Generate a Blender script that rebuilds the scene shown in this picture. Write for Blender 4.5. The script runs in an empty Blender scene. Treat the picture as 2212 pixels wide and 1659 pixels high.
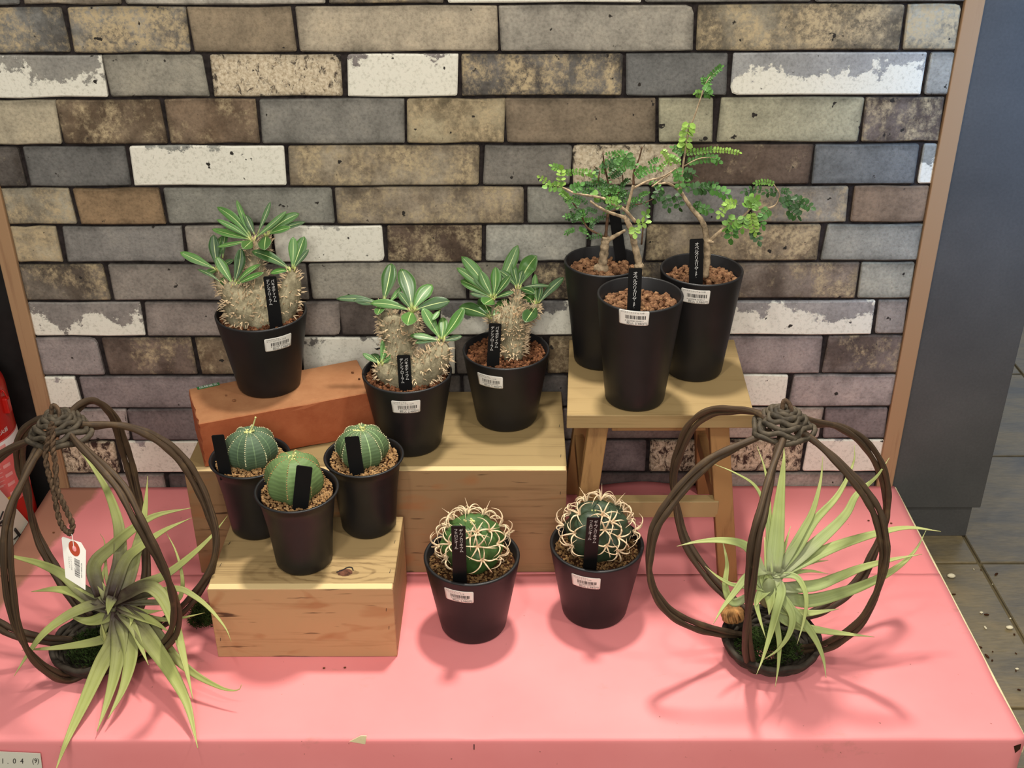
import bpy, bmesh, math, random
from mathutils import Vector, Matrix, noise
random.seed(7)
SC = bpy.context.scene
COL = SC.collection
PI = math.pi

# ------------------------------------------------------------------ camera
F, CX, CY = 2450.0, 1106.0, 829.5            # focal length and centre in the 2212x1659 frame
CAM = Vector((0.04945, -1.33, 0.90064))
RT = Vector((0.99999208, 0.0016342, -0.00363001))
UP = Vector((0.00238062, 0.48535493, 0.87431398))
FW = Vector((-0.00319065, 0.87431569, -0.48534719))
cd = bpy.data.cameras.new('camera'); co = bpy.data.objects.new('camera', cd); COL.objects.link(co)
cd.sensor_width = 36.0; cd.lens = F / 2212.0 * 36.0; cd.clip_start = 0.02; cd.clip_end = 60
co.matrix_world = Matrix(((RT.x, UP.x, -FW.x, CAM.x), (RT.y, UP.y, -FW.y, CAM.y), (RT.z, UP.z, -FW.z, CAM.z), (0, 0, 0, 1)))
SC.camera = co

# ------------------------------------------------------------------ light
w = bpy.data.worlds.new('world'); SC.world = w; w.use_nodes = True
w.node_tree.nodes['Background'].inputs[0].default_value = (1.0, 0.96, 0.90, 1)
w.node_tree.nodes['Background'].inputs[1].default_value = 0.34

def lamp(name, kind, loc, target, power, color, size=0.1, **kw):
    l = bpy.data.lights.new(name, kind); o = bpy.data.objects.new(name, l); COL.objects.link(o)
    l.energy = power; l.color = color
    if kind == 'AREA': l.shape = 'DISK'; l.size = size
    else: l.shadow_soft_size = size
    for k, v in kw.items(): setattr(l, k, v)
    o.location = loc
    o.rotation_euler = (Vector(target) - Vector(loc)).to_track_quat('-Z', 'Y').to_euler()
    return o
WARM = (1.0, 0.94, 0.84)
lamp('ceiling_spot', 'SPOT', (0.12, 0.07, 1.75), (0.08, -0.62, 0.0), 145.0, WARM, 0.08, spot_size=0.98, spot_blend=1.0)
lamp('ceiling_lamp', 'AREA', (-0.15, -1.05, 1.75), (0.0, 0.0, 0.3), 8.0, WARM, 0.13)
lamp('ceiling_lamp', 'AREA', (0.75, -0.95, 1.8), (0.2, 0.0, 0.3), 7.0, WARM, 0.13)
lamp('frontal_fill', 'AREA', (0.0, -2.6, 1.55), (0.0, 0.0, 0.3), 30.0, (1.0, 0.96, 0.90), 0.9)  # broad soft fill added behind the camera to brighten wall and fronts
lamp('blue_column_fill', 'SPOT', (1.0, -0.75, 1.25), (0.76, 0.0, 0.64), 95.0, (0.10, 0.42, 1.0), 0.15, spot_size=0.62, spot_blend=1.0)  # unseen blue spot added to tint the column top and nearby bricks
lamp('blue_floor_fill', 'AREA', (2.6, 2.6, 1.6), (0.9, 0.3, -0.1), 8.0, (0.45, 0.68, 1.0), 1.2)  # unseen blue area light added for a bluish reflection on the floor

SC.view_settings.view_transform = 'Standard'
SC.view_settings.look = 'None'
SC.view_settings.exposure = 0.0
SC.view_settings.gamma = 1.0
SC.view_settings.use_curve_mapping = False

# ------------------------------------------------------------------ pixel <-> world
def ray(u, v): return RT * ((u - CX) / F) - UP * ((v - CY) / F) + FW
def P(u, v, x=None, y=None, z=None, d=None):
    r = ray(u, v)
    if d is None:
        if y is not None: d = (y - CAM.y) / r.y
        elif z is not None: d = (z - CAM.z) / r.z
        else: d = (x - CAM.x) / r.x
    return CAM + r * d
def px(p):
    q = Vector(p) - CAM; z = q.dot(FW)
    return CX + F * q.dot(RT) / z, CY - F * q.dot(UP) / z, z
def cr(pts, n=6):
    """Catmull-Rom through tuples / vectors."""
    pts = [Vector(p) for p in pts]
    if len(pts) == 2:
        return [pts[0].lerp(pts[1], i / n) for i in range(n + 1)]
    e = [pts[0] * 2 - pts[1]] + pts + [pts[-1] * 2 - pts[-2]]
    out = []
    for i in range(1, len(e) - 2):
        a, b, c, d = e[i - 1:i + 3]
        for k in range(n):
            t = k / n
            out.append(0.5 * ((2 * b) + (c - a) * t + (2 * a - 5 * b + 4 * c - d) * t * t + (3 * b - a - 3 * c + d) * t ** 3))
    out.append(pts[-1]); return out

# ------------------------------------------------------------------ mesh builder
class MB:
    def __init__(s): s.v = []; s.f = []; s.uv = {}; s.mi = []
    def add(s, vs, fs, uvs=None, mi=0):
        o = len(s.v); s.v += [tuple(v) for v in vs]
        for f in fs: s.f.append(tuple(i + o for i in f)); s.mi.append(mi)
        if uvs:
            for i, q in enumerate(uvs): s.uv[o + i] = q
    def box(s, a, b, mi=0, M=None):
        x0, y0, z0 = a; x1, y1, z1 = b
        vs = [Vector(q) for q in ((x0, y0, z0), (x1, y0, z0), (x1, y1, z0), (x0, y1, z0), (x0, y0, z1), (x1, y0, z1), (x1, y1, z1), (x0, y1, z1))]
        if M: vs = [M @ q for q in vs]
        s.add(vs, [(3, 2, 1, 0), (4, 5, 6, 7), (0, 1, 5, 4), (1, 2, 6, 5), (2, 3, 7, 6), (3, 0, 4, 7)], mi=mi)
    def hexa(s, vs, mi=0):
        s.add(vs, [(3, 2, 1, 0), (4, 5, 6, 7), (0, 1, 5, 4), (1, 2, 6, 5), (2, 3, 7, 6), (3, 0, 4, 7)], mi=mi)
    def tube(s, pts, rad, n=8, cap=True, closed=False, mi=0):
        pts = [Vector(p) for p in pts]; m = len(pts)
        if not hasattr(rad, '__len__'): rad = [rad] * m
        t0 = (pts[1] - pts[0]).normalized()
        a = t0.orthogonal().normalized(); vs = []; uv = []
        for i, p in enumerate(pts):
            if closed: t = (pts[(i + 1) % m] - pts[i - 1])
            else: t = pts[min(i + 1, m - 1)] - pts[max(i - 1, 0)]
            t = t.normalized() if t.length > 1e-9 else t0
            a = (a - t * a.dot(t)); a = a.normalized() if a.length > 1e-9 else t.orthogonal().normalized()
            b = t.cross(a)
            for k in range(n):
                q = 2 * PI * k / n
                vs.append(p + (a * math.cos(q) + b * math.sin(q)) * rad[i]); uv.append((k / n, i / (m - 1)))
        fs = []
        for i in range(m if closed else m - 1):
            j = (i + 1) % m
            for k in range(n):
                fs.append((i * n + k, i * n + (k + 1) % n, j * n + (k + 1) % n, j * n + k))
        if cap and not closed:
            fs.append(tuple(range(n - 1, -1, -1))); fs.append(tuple((m - 1) * n + k for k in range(n)))
        s.add(vs, fs, uv, mi)
    def lathe(s, prof, c, n=40, mi=0, fn=None):
        m = len(prof); vs = []; uv = []
        for i, (r, z) in enumerate(prof):
            for k in range(n):
                q = 2 * PI * k / n; rr = r * (fn(q, i) if fn else 1)
                vs.append((c[0] + rr * math.cos(q), c[1] + rr * math.sin(q), c[2] + z)); uv.append((k / n, i / (m - 1)))
        fs = [(i * n + k, i * n + (k + 1) % n, (i + 1) * n + (k + 1) % n, (i + 1) * n + k) for i in range(m - 1) for k in range(n)]
        s.add(vs, fs, uv, mi)
    def disc(s, c, r, n=32, z=0, mi=0):
        s.add([(c[0] + r * math.cos(2 * PI * k / n), c[1] + r * math.sin(2 * PI * k / n), c[2] + z) for k in range(n)], [tuple(range(n))], mi=mi)
    def build(s, name, mats, parent=None, smooth=False, color=None, kind=None, label=None):
        me = bpy.data.meshes.new(name); me.from_pydata(s.v, [], s.f)
        if s.uv:
            ul = me.uv_layers.new(name='uv')
            li = [0] * len(me.loops); me.loops.foreach_get('vertex_index', li)
            flat = []
            for i in li: flat += s.uv.get(i, (0, 0))
            ul.data.foreach_set('uv', flat)
        if not isinstance(mats, (list, tuple)): mats = [mats]
        for m in mats: me.materials.append(m)
        if len(mats) > 1: me.polygons.foreach_set('material_index', s.mi)
        if smooth: me.polygons.foreach_set('use_smooth', [True] * len(me.polygons))
        me.update()
        return obj(name, me, parent, color, kind, label)
def obj(name, me, parent=None, color=None, kind=None, label=None):
    o = bpy.data.objects.new(name, me); COL.objects.link(o)
    if parent is not None:
        o.parent = parent
        if parent.type == 'EMPTY': o.location = -Vector(parent.location)
    if color: o.color = color
    if kind: o['kind'] = kind
    if label: o['label'] = label
    return o
def thing(name, label, cat, loc=(0, 0, 0), group=None):
    o = bpy.data.objects.new(name, None); COL.objects.link(o); o.location = loc; o.empty_display_size = 0.02
    o['label'] = label; o['category'] = cat
    if group: o['group'] = group
    return o
def tag(o, label, cat, group=None):
    o['label'] = label; o['category'] = cat
    if group: o['group'] = group
    return o
def bevel(o, wd, seg=2):
    bm = bmesh.new(); bm.from_mesh(o.data)
    bmesh.ops.bevel(bm, geom=list(bm.edges) + list(bm.verts), offset=wd, segments=seg, profile=0.5, affect='EDGES')
    bm.to_mesh(o.data); bm.free(); return o
ICO = None
def ico(sub=1):
    bm = bmesh.new(); bmesh.ops.create_icosphere(bm, subdivisions=sub, radius=1)
    v = [x.co.copy() for x in bm.verts]; f = [tuple(q.index for q in p.verts) for p in bm.faces]; bm.free(); return v, f
ICO1 = ico(1); ICO2 = ico(2)

# ------------------------------------------------------------------ materials
def lin(h):
    if isinstance(h, str):
        h = h.lstrip('#'); h = [int(h[i:i + 2], 16) for i in (0, 2, 4)]
    return tuple(((c / 255) / 12.92 if c / 255 <= 0.04045 else ((c / 255 + 0.055) / 1.055) ** 2.4) for c in h) + (1,)
class Mat:
    def __init__(s, name, rough=0.7, spec=0.3, color=None):
        s.m = bpy.data.materials.new(name); s.m.use_nodes = True; s.t = s.m.node_tree; s.b = s.t.nodes['Principled BSDF']
        s.b.inputs['Roughness'].default_value = rough; s.b.inputs['Specular IOR Level'].default_value = spec
        if color is not None: s.b.inputs['Base Color'].default_value = lin(color)
    def n(s, typ, ins=None, **kw):
        x = s.t.nodes.new('ShaderNode' + typ)
        for k, v in kw.items(): setattr(x, k, v)
        for k, v in (ins or {}).items():
            if isinstance(v, bpy.types.NodeSocket): s.t.links.new(v, x.inputs[k])
            else: x.inputs[k].default_value = v
        return x
    def co(s, kind='Object', scale=(1, 1, 1), rand=True):
        c = s.n('TexCoord').outputs[kind]
        if rand:
            r = s.n('ObjectInfo').outputs['Random']
            k = s.n('VectorMath', {0: (13.1, 7.7, 9.3), 3: s.n('Math', {0: r, 1: 3.0}, operation='MULTIPLY').outputs[0]}, operation='SCALE')
            c = s.n('VectorMath', {0: c, 1: k.outputs[0]}, operation='ADD').outputs[0]
        return s.n('Mapping', {'Vector': c, 'Scale': scale}).outputs[0]
    def noise(s, vec, scale, detail=6, rough=0.6, dist=0.0):
        return s.n('TexNoise', {'Vector': vec, 'Scale': scale, 'Detail': detail, 'Roughness': rough, 'Distortion': dist}).outputs['Fac']
    def ramp(s, fac, stops):
        r = s.n('ValToRGB', {'Fac': fac}); e = r.color_ramp.elements
        while len(e) < len(stops): e.new(0.5)
        for i, (p, c) in enumerate(stops):
            e[i].position = p; e[i].color = lin(c) if isinstance(c, str) else (c, c, c, 1) if not hasattr(c, '__len__') else c
        return r.outputs[0]
    def mix(s, fac, a, b, mode='MIX'):
        x = s.n('Mix', data_type='RGBA', blend_type=mode)
        for k, v in ((0, fac), (6, a), (7, b)):
            if isinstance(v, bpy.types.NodeSocket): s.t.links.new(v, x.inputs[k])
            else: x.inputs[k].default_value = lin(v) if isinstance(v, str) else v
        return x.outputs[2]
    def math(s, op, a, b=0.0, c=0.0, clamp=False):
        return s.n('Math', {0: a, 1: b, 2: c}, operation=op, use_clamp=clamp).outputs[0]
    def bump(s, h, strength=0.3, dist=0.002):
        x = s.n('Bump', {'Height': h, 'Strength': strength, 'Distance': dist}); s.t.links.new(x.outputs[0], s.b.inputs['Normal'])
    def out(s, col): s.t.links.new(col, s.b.inputs['Base Color']); return s.m

def plain(name, c, rough=0.7, spec=0.3, var=0.12, scale=60, bump=0.0):
    m = Mat(name, rough, spec)
    nz = m.noise(m.co(), scale)
    c0 = lin(c); lo = tuple(x * (1 - var * 2) for x in c0[:3]) + (1,); hi = tuple(min(1, x * (1 + var * 2)) for x in c0[:3]) + (1,)
    if bump: m.bump(nz, bump)
    return m.out(m.ramp(nz, [(0.3, lo), (0.7, hi)]))
def objcol(name, rough=0.6, spec=0.3, var=0.3, scale=80, bump=0.15):
    m = Mat(name, rough, spec); nz = m.noise(m.co(), scale)
    if bump: m.bump(nz, bump, 0.001)
    return m.out(m.mix(1.0, m.n('ObjectInfo').outputs['Color'], m.ramp(nz, [(0.25, 1 - var), (0.75, 1.0)]), 'MULTIPLY'))

# --- brick wall materials: colour of each brick comes from its object colour, its alpha sets how much patch there is
def brick_mat(kind):
    m = Mat('wall_brick_' + kind, 0.85, 0.2)
    oi = m.n('ObjectInfo'); base = oi.outputs['Color']; al = oi.outputs['Alpha']
    c = m.co(); fine = m.noise(c, 260, 8, 0.65); mid = m.noise(c, 28, 9, 0.62)
    col = m.mix(1.0, base, m.ramp(mid, [(0.30, 0.72), (0.52, 1.0), (0.74, (1.22, 1.2, 1.16, 1))]), 'MULTIPLY')
    col = m.mix(1.0, col, m.ramp(fine, [(0.3, 0.70), (0.5, 1.0), (0.72, (1.2, 1.2, 1.2, 1))]), 'MULTIPLY')
    h = fine
    if kind == 'mottled':
        cloud = m.noise(c, 16, 5, 0.55)
        col = m.mix(m.ramp(cloud, [(0.42, 1.0), (0.58, 0.0)]), col, m.mix(1.0, col, (0.52, 0.49, 0.47, 1), 'MULTIPLY'))
        k = m.noise(m.co(scale=(1, 1, 0.75)), 34, 12, 0.74)
        k = m.ramp(m.math('ADD', k, m.math('MULTIPLY', al, 0.30)), [(0.65, 0.0), (0.80, 1.0)])
        k2 = m.ramp(m.noise(c, 170, 6, 0.7), [(0.38, 0.08), (0.56, 1.0)])
        col = m.mix(m.math('MULTIPLY', k, k2), col, '#b8a684')
    if kind == 'white':
        g = m.n('SeparateXYZ', {0: m.n('TexCoord').outputs['Generated']}).outputs[2]
        nz = m.noise(c, 24, 12, 0.68)
        k = m.math('ADD', nz, m.math('MULTIPLY', m.math('SUBTRACT', 0.5, g), 0.32))
        k = m.math('ADD', k, m.math('SUBTRACT', m.math('MULTIPLY', al, 0.62), 0.36))
        k = m.ramp(k, [(0.485, 0.0), (0.515, 1.0)])
        col = m.mix(k, col, m.ramp(fine, [(0.25, '#b9b6a6'), (0.5, '#e2dfd0')]))
        h = m.math('ADD', m.math('MULTIPLY', fine, 0.5), k)
    if kind == 'rough':
        c2 = m.co(scale=(1, 1, 0.62)); k = m.noise(c2, 120, 8, 0.75, 0.6)
        k = m.ramp(m.math('ADD', k, m.math('MULTIPLY', m.math('SUBTRACT', al, 0.5), 0.3)), [(0.45, 0.0), (0.54, 1.0)])
        col = m.mix(k, m.mix(1.0, base, (0.38, 0.34, 0.3, 1), 'MULTIPLY'), m.ramp(fine, [(0.3, '#9c8a6e'), (0.6, '#d9cbb0')]))
        h = m.math('ADD', m.math('MULTIPLY', fine, 0.4), k)
    # ledge shading painted into the colour, darker towards the brick edges
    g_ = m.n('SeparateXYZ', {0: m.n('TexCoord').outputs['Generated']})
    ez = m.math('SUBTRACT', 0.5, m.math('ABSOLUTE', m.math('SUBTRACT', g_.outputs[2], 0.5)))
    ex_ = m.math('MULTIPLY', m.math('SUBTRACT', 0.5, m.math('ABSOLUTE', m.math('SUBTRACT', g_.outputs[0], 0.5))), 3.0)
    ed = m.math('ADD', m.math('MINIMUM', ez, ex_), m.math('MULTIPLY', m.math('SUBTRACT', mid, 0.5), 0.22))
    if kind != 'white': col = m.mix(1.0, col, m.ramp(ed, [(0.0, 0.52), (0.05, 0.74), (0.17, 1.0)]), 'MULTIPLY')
    # pits
    pit = m.ramp(m.noise(c, 75, 3, 0.5), [(0.27, 1.0), (0.30, 0.0)])
    col = m.mix(pit, col, (0.03, 0.026, 0.022, 1))
    m.bump(h, 0.35, 0.0018)
    return m.out(col)
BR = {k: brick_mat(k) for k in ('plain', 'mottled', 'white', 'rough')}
MORTAR = plain('mortar', '#2b2625', 0.95, 0.1, 0.3, 120)

def wood(name, light, dark, axis=0, freq=1.0, knot=None, streak=None, rough=0.6):
    m = Mat(name, rough, 0.25)
    sc = [90 * freq] * 3; sc[axis] = 3.0 * freq
    c = m.co(scale=tuple(sc)); g = m.noise(c, 1.0, 7, 0.65, 0.4)
    sc2 = [320] * 3; sc2[axis] = 14
    f = m.noise(m.co(scale=tuple(sc2)), 1.0, 4, 0.6)
    fac = m.math('ADD', m.math('MULTIPLY', g, 0.75), m.math('MULTIPLY', f, 0.25))
    big = m.noise(m.co(), 9, 3, 0.5)
    fac = m.math('ADD', fac, m.math('MULTIPLY', m.math('SUBTRACT', big, 0.5), 0.22))
    if knot:                                           # growth rings round a knot in the board
        kx, ky, kz, sx = knot
        q = m.n('VectorMath', {0: m.n('VectorMath', {0: m.n('TexCoord').outputs['Object'], 1: (kx, ky, kz)}, operation='SUBTRACT').outputs[0], 1: (sx, 1.0, 0.0)}, operation='MULTIPLY').outputs[0]
        d = m.n('VectorMath', {0: q}, operation='LENGTH').outputs['Value']
        d = m.math('ADD', d, m.math('MULTIPLY', m.noise(m.co(), 40, 3), 0.010))
        ring = m.math('SINE', m.math('MULTIPLY', d, 900.0))
        near = m.math('SUBTRACT', 1.0, m.math('MULTIPLY', d, 22.0), clamp=True)
        fac = m.math('SUBTRACT', fac, m.math('MULTIPLY', m.math('MULTIPLY', m.math('MAXIMUM', ring, 0.0), near), 0.20))
    col = m.ramp(fac, [(0.30, dark), (0.47, light), (0.75, light)])
    if streak:
        sc3 = [150] * 3; sc3[axis] = 16
        k = m.ramp(m.noise(m.co(scale=tuple(sc3)), 1.0, 3, 0.5, 0.2), [(0.29, 0.9), (0.36, 0.0)])
        col = m.mix(k, col, streak)
        k = m.ramp(m.noise(m.co(scale=(14, 14, 34)), 1.0, 2, 0.5, 0.8), [(0.58, 0.0), (0.70, 0.7)])
        col = m.mix(k, col, '#9c6a43')
    m.bump(fac, 0.12, 0.001)
    return m.out(col)
PLY_TOP = wood('plywood_top', '#927c54', '#766140', 0, 1.0)
PLY_TOP_S = wood('plywood_top_knotty', '#a58b60', '#7a6240', 0, 1.0, knot=(P(745, 1236, z=0.1).x, P(745, 1236, z=0.1).y, 0.1, 0.30))
PLY_FRONT = wood('plywood_front', '#b28f66', '#8f6b46', 0, 0.8, streak='#3f2a1b')
PLY_FRONT_D = wood('plywood_front_brown', '#947653', '#705538', 0, 0.8, streak='#3f2a1b')
PLY_SIDE = wood('plywood_side', '#a08256', '#77603c', 1, 1.0)
PLY_EDGE = wood('plywood_edge', '#d3b987', '#a4875a', 0, 2.0)
STOOL_TOP = wood('stool_top_wood', '#9d855b', '#816a44', 0, 0.6)
STOOL_LEG = wood('stool_leg_wood', '#9c764a', '#7e5c39', 2, 0.7)
TRIM = wood('trim_wood', '#a1805f', '#86644a', 2, 0.8)
PALE = plain('pale_board', '#dccfa4', 0.7, 0.2, 0.08)
DARKGAP = plain('dark_gap', '#3a2418', 0.9, 0.1)

def column_mat():
    m = Mat('charcoal_panel', 0.42, 0.35)
    n1 = m.noise(m.co(rand=False), 5, 8, 0.6); n2 = m.noise(m.co(rand=False), 300, 3, 0.6)
    m.bump(n2, 0.08, 0.001)
    return m.out(m.mix(1.0, m.ramp(n1, [(0.3, '#474746'), (0.7, '#575654')]), m.ramp(n2, [(0.3, 0.85), (0.7, 1.0)]), 'MULTIPLY'))
COLUMN = column_mat()
BLACKP = plain('black_panel', '#1a1918', 0.5, 0.3)
def tile_mat():
    m = Mat('slate_tile', 0.38, 0.45)
    c = m.co(scale=(1, 3.2, 1)); n1 = m.noise(c, 7, 9, 0.62, 0.4); n2 = m.noise(m.co(scale=(1, 5, 1)), 60, 6, 0.6)
    col = m.ramp(n1, [(0.28, '#5b574d'), (0.42, '#6e6552'), (0.58, '#7d7053'), (0.75, '#877552')])
    col = m.mix(1.0, col, m.ramp(n2, [(0.3, 0.75), (0.65, 1.05)]), 'MULTIPLY')
    m.bump(n2, 0.3, 0.001)
    return m.out(col)
TILE = tile_mat()
GROUT = plain('grout', '#6b6047', 0.9, 0.1)
def paper_mat():
    m = Mat('pink_paper', 0.62, 0.18)
    c = m.n('TexCoord').outputs['Object']; sp = m.n('SeparateXYZ', {0: c})
    n1 = m.noise(m.co(rand=False), 6, 4, 0.5)
    col = m.ramp(n1, [(0.3, '#e38687'), (0.7, '#ea9192')])
    # brown soil dust rubbed into the paper at the left back corner and round the boxes
    dn = m.noise(m.co(rand=False), 22, 9, 0.7)
    a = m.math('MULTIPLY', m.math('ADD', sp.outputs[0], 0.552), -45.0); b = m.math('MULTIPLY', m.math('ADD', sp.outputs[1], 0.12), 6.0)
    k = m.math('MINIMUM', m.math('ADD', m.math('ADD', a, b), dn), 1.0)
    k = m.ramp(k, [(0.30, 0.0), (0.70, 0.85)])
    col = m.mix(k, col, '#997257')
    k2 = m.ramp(m.noise(m.co(rand=False, scale=(1, 2, 1)), 11, 10, 0.72), [(0.61, 0.0), (0.72, 0.45)])
    col = m.mix(k2, col, '#a9786a')
    k3 = m.ramp(m.noise(m.co(rand=False), 180, 2, 0.5), [(0.77, 0.0), (0.80, 0.8)])
    col = m.mix(k3, col, '#6d4a3c')
    m.bump(m.noise(m.co(rand=False, scale=(1, 1.6, 1)), 9, 3, 0.5), 0.25, 0.004)
    return m.out(col)
PAPER = paper_mat()
def clay_mat():
    m = Mat('terracotta', 0.85, 0.15)
    n1 = m.noise(m.co(rand=False), 40, 8, 0.65); n2 = m.noise(m.co(rand=False), 300, 3, 0.6)
    m.bump(n2, 0.25, 0.001)
    col = m.ramp(n1, [(0.3, '#9c5233'), (0.7, '#ad6340')])
    nz = m.n('SeparateXYZ', {0: m.n('NewGeometry').outputs['Normal']}).outputs[2]     # pale dust lies on the upper face
    col = m.mix(m.math('MULTIPLY', m.math('MAXIMUM', nz, 0.0), 0.75), col, m.ramp(n1, [(0.3, '#936b49'), (0.7, '#a37b56')]))
    col = m.mix(m.ramp(n2, [(0.24, 0.6), (0.3, 0.0)]), col, '#6d3a22')
    return m.out(col)
CLAY = clay_mat()
POT = plain('pot_plastic', '#171617', 0.45, 0.4, 0.12, 30)
POT_RIM = plain('pot_rim_plastic', '#232527', 0.4, 0.4, 0.12, 60)
SOIL = plain('dark_soil', '#3f2616', 0.95, 0.1, 0.3, 200)
def gravel_mat(name, stops):
    m = Mat(name, 0.9, 0.15); nz = m.noise(m.co(rand=False), 150, 3, 0.6)
    m.bump(m.noise(m.co(rand=False), 900, 2), 0.3, 0.0006)
    return m.out(m.ramp(nz, stops))
GR_TALL = gravel_mat('akadama_gravel', [(0.28, '#523827'), (0.5, '#74533b'), (0.72, '#957453')])
GR_PACHY = gravel_mat('brown_gravel', [(0.28, '#442819'), (0.5, '#633f29'), (0.74, '#8a5e3e')])
GR_FINE = gravel_mat('fine_grit', [(0.28, '#6f5133'), (0.5, '#93714a'), (0.74, '#b8986e')])
GR_GYM = gravel_mat('mixed_grit', [(0.26, '#46321f'), (0.5, '#6d5133'), (0.70, '#8f7047'), (0.80, '#d0b886')])
TAGM = plain('label_plastic', '#0a0a0b', 0.5, 0.22, 0.05)
WINK = Mat('white_print', 0.6, 0.2, '#d6d4cf').m
STICK = Mat('sticker_paper', 0.5, 0.3, '#e4e0d6').m
INK = Mat('black_print', 0.6, 0.2, '#2a2726').m
def leaf_pachy():
    m = Mat('succulent_leaf', 0.42, 0.4)
    uv = m.n('SeparateXYZ', {0: m.n('TexCoord').outputs['UV']}); u, v = uv.outputs[0], uv.outputs[1]
    du = m.math('ABSOLUTE', m.math('SUBTRACT', u, 0.5))
    base = m.mix(1.0, m.n('ObjectInfo').outputs['Color'], m.ramp(m.noise(m.co(), 60, 4), [(0.3, 0.78), (0.7, (1.12, 1.12, 1.12, 1))]), 'MULTIPLY')
    vein = m.math('SINE', m.math('MULTIPLY', m.math('ADD', v, m.math('MULTIPLY', du, -0.5)), 130.0))
    base = m.mix(m.math('MULTIPLY', m.math('MAXIMUM', vein, 0.0), 0.10), base, '#86a565')
    w_ = m.math('ADD', m.math('MULTIPLY', m.math('SUBTRACT', 1.0, v), 0.034), 0.016)
    rib = m.math('SUBTRACT', 1.0, m.n('MapRange', {0: m.math('DIVIDE', du, w_), 1: 0.75, 2: 1.15}).outputs[0])
    col = m.mix(rib, base, '#b9c686')
    col = m.mix(m.ramp(v, [(0.0, 0.8), (0.14, 0.0)]), col, '#b5bf6c')
    col = m.mix(m.ramp(du, [(0.47, 0.0), (0.492, 0.4)]), col, '#a7b894')
    return m.out(col)
LEAF = leaf_pachy()
def bark():
    m = Mat('succulent_bark', 0.8, 0.2); c = m.co(rand=False)
    n1 = m.noise(c, 70, 8, 0.65); m.bump(m.noise(c, 260, 5, 0.6), 0.6, 0.002)
    return m.out(m.ramp(n1, [(0.28, '#524a39'), (0.48, '#7e765e'), (0.7, '#a89e82')]))
BARK = bark()
SPINE = plain('spine_brown', '#cbb493', 0.6, 0.3, 0.25, 90)
SPINE_G = plain('spine_cream', '#d9bf9c', 0.5, 0.3, 0.15, 120)
BUDC = plain('flower_bud', '#cfcf8a', 0.6, 0.2)
def gym_mat():
    m = Mat('cactus_skin', 0.5, 0.35); nz = m.noise(m.co(), 60, 5, 0.6); m.bump(nz, 0.15, 0.001)
    return m.out(m.mix(1.0, m.n('ObjectInfo').outputs['Color'], m.ramp(nz, [(0.3, 0.7), (0.7, (1.15, 1.15, 1.1, 1))]), 'MULTIPLY'))
GYM = gym_mat()
def euph_mat():
    m = Mat('round_succulent_skin', 0.55, 0.3)
    uv = m.n('SeparateXYZ', {0: m.n('TexCoord').outputs['UV']}); u, v = uv.outputs[0], uv.outputs[1]
    oi = m.n('ObjectInfo')
    fr = m.math('ABSOLUTE', m.math('SUBTRACT', m.math('FRACT', m.math('MULTIPLY', u, 8.0)), 0.5))     # 0 in the groove, 0.5 on the rib
    nz = m.noise(m.co(), 35, 5, 0.6)
    ph = m.math('ADD', m.math('ADD', m.math('MULTIPLY', v, 85.0), m.math('MULTIPLY', fr, 6.0)), m.math('MULTIPLY', nz, 7.0))
    band = m.math('MULTIPLY', m.math('ADD', m.math('SINE', ph), 1.0), 0.5)
    col = m.mix(1.0, oi.outputs['Color'], m.ramp(nz, [(0.3, 0.8), (0.7, (1.1, 1.1, 1.1, 1))]), 'MULTIPLY')
    pale = m.mix(1.0, oi.outputs['Color'], (1.40, 1.42, 1.35, 1), 'MULTIPLY')
    lower = m.ramp(v, [(0.15, 0.28), (0.75, 0.5)])
    col = m.mix(m.math('MULTIPLY', band, lower), col, pale)
    line = m.math('SUBTRACT', 1.0, m.n('MapRange', {0: fr, 1: 0.012, 2: 0.045}).outputs[0])
    col = m.mix(m.math('MULTIPLY', line, m.math('MULTIPLY', oi.outputs['Alpha'], 0.8)), col, '#a6c489')
    m.bump(band, 0.12, 0.001)
    return m.out(col)
EUPH = euph_mat()
DOTS = plain('rib_dots', '#b9b58f', 0.7, 0.2, 0.2, 300)
DOTS2 = plain('rib_dots_brown', '#a08054', 0.7, 0.2, 0.2, 300)
TRUNK = plain('twig_bark', '#a08d72', 0.85, 0.15, 0.32, 120, 0.5)
TWIG = plain('dark_twig', '#5d4635', 0.85, 0.15, 0.3, 120, 0.3)
FERN = objcol('leaflet_green', 0.5, 0.35, 0.35, 150, 0)
def vine_mat():
    m = Mat('willow_vine', 0.62, 0.3)
    uv = m.n('TexCoord').outputs['UV']; c = m.n('Mapping', {'Vector': uv, 'Scale': (9, 2.5, 1)}).outputs[0]
    n1 = m.noise(c, 1.0, 8, 0.65); n2 = m.noise(m.co(rand=False), 45, 4, 0.6)
    m.bump(n1, 0.5, 0.001)
    col = m.ramp(n1, [(0.28, '#261c14'), (0.5, '#443526'), (0.72, '#635038')])
    col = m.mix(m.ramp(n2, [(0.55, 0.0), (0.75, 0.45)]), col, '#6e583a')
    return m.out(col)
VINE = vine_mat()
KNOT = plain('weathered_vine', '#443c30', 0.7, 0.25, 0.35, 90, 0.5)
BASKET = plain('dark_vine', '#332d25', 0.75, 0.25, 0.3, 60, 0.3)
CORD = plain('braided_cord', '#4a3a2b', 0.85, 0.2, 0.4, 260, 0.3)
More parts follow.
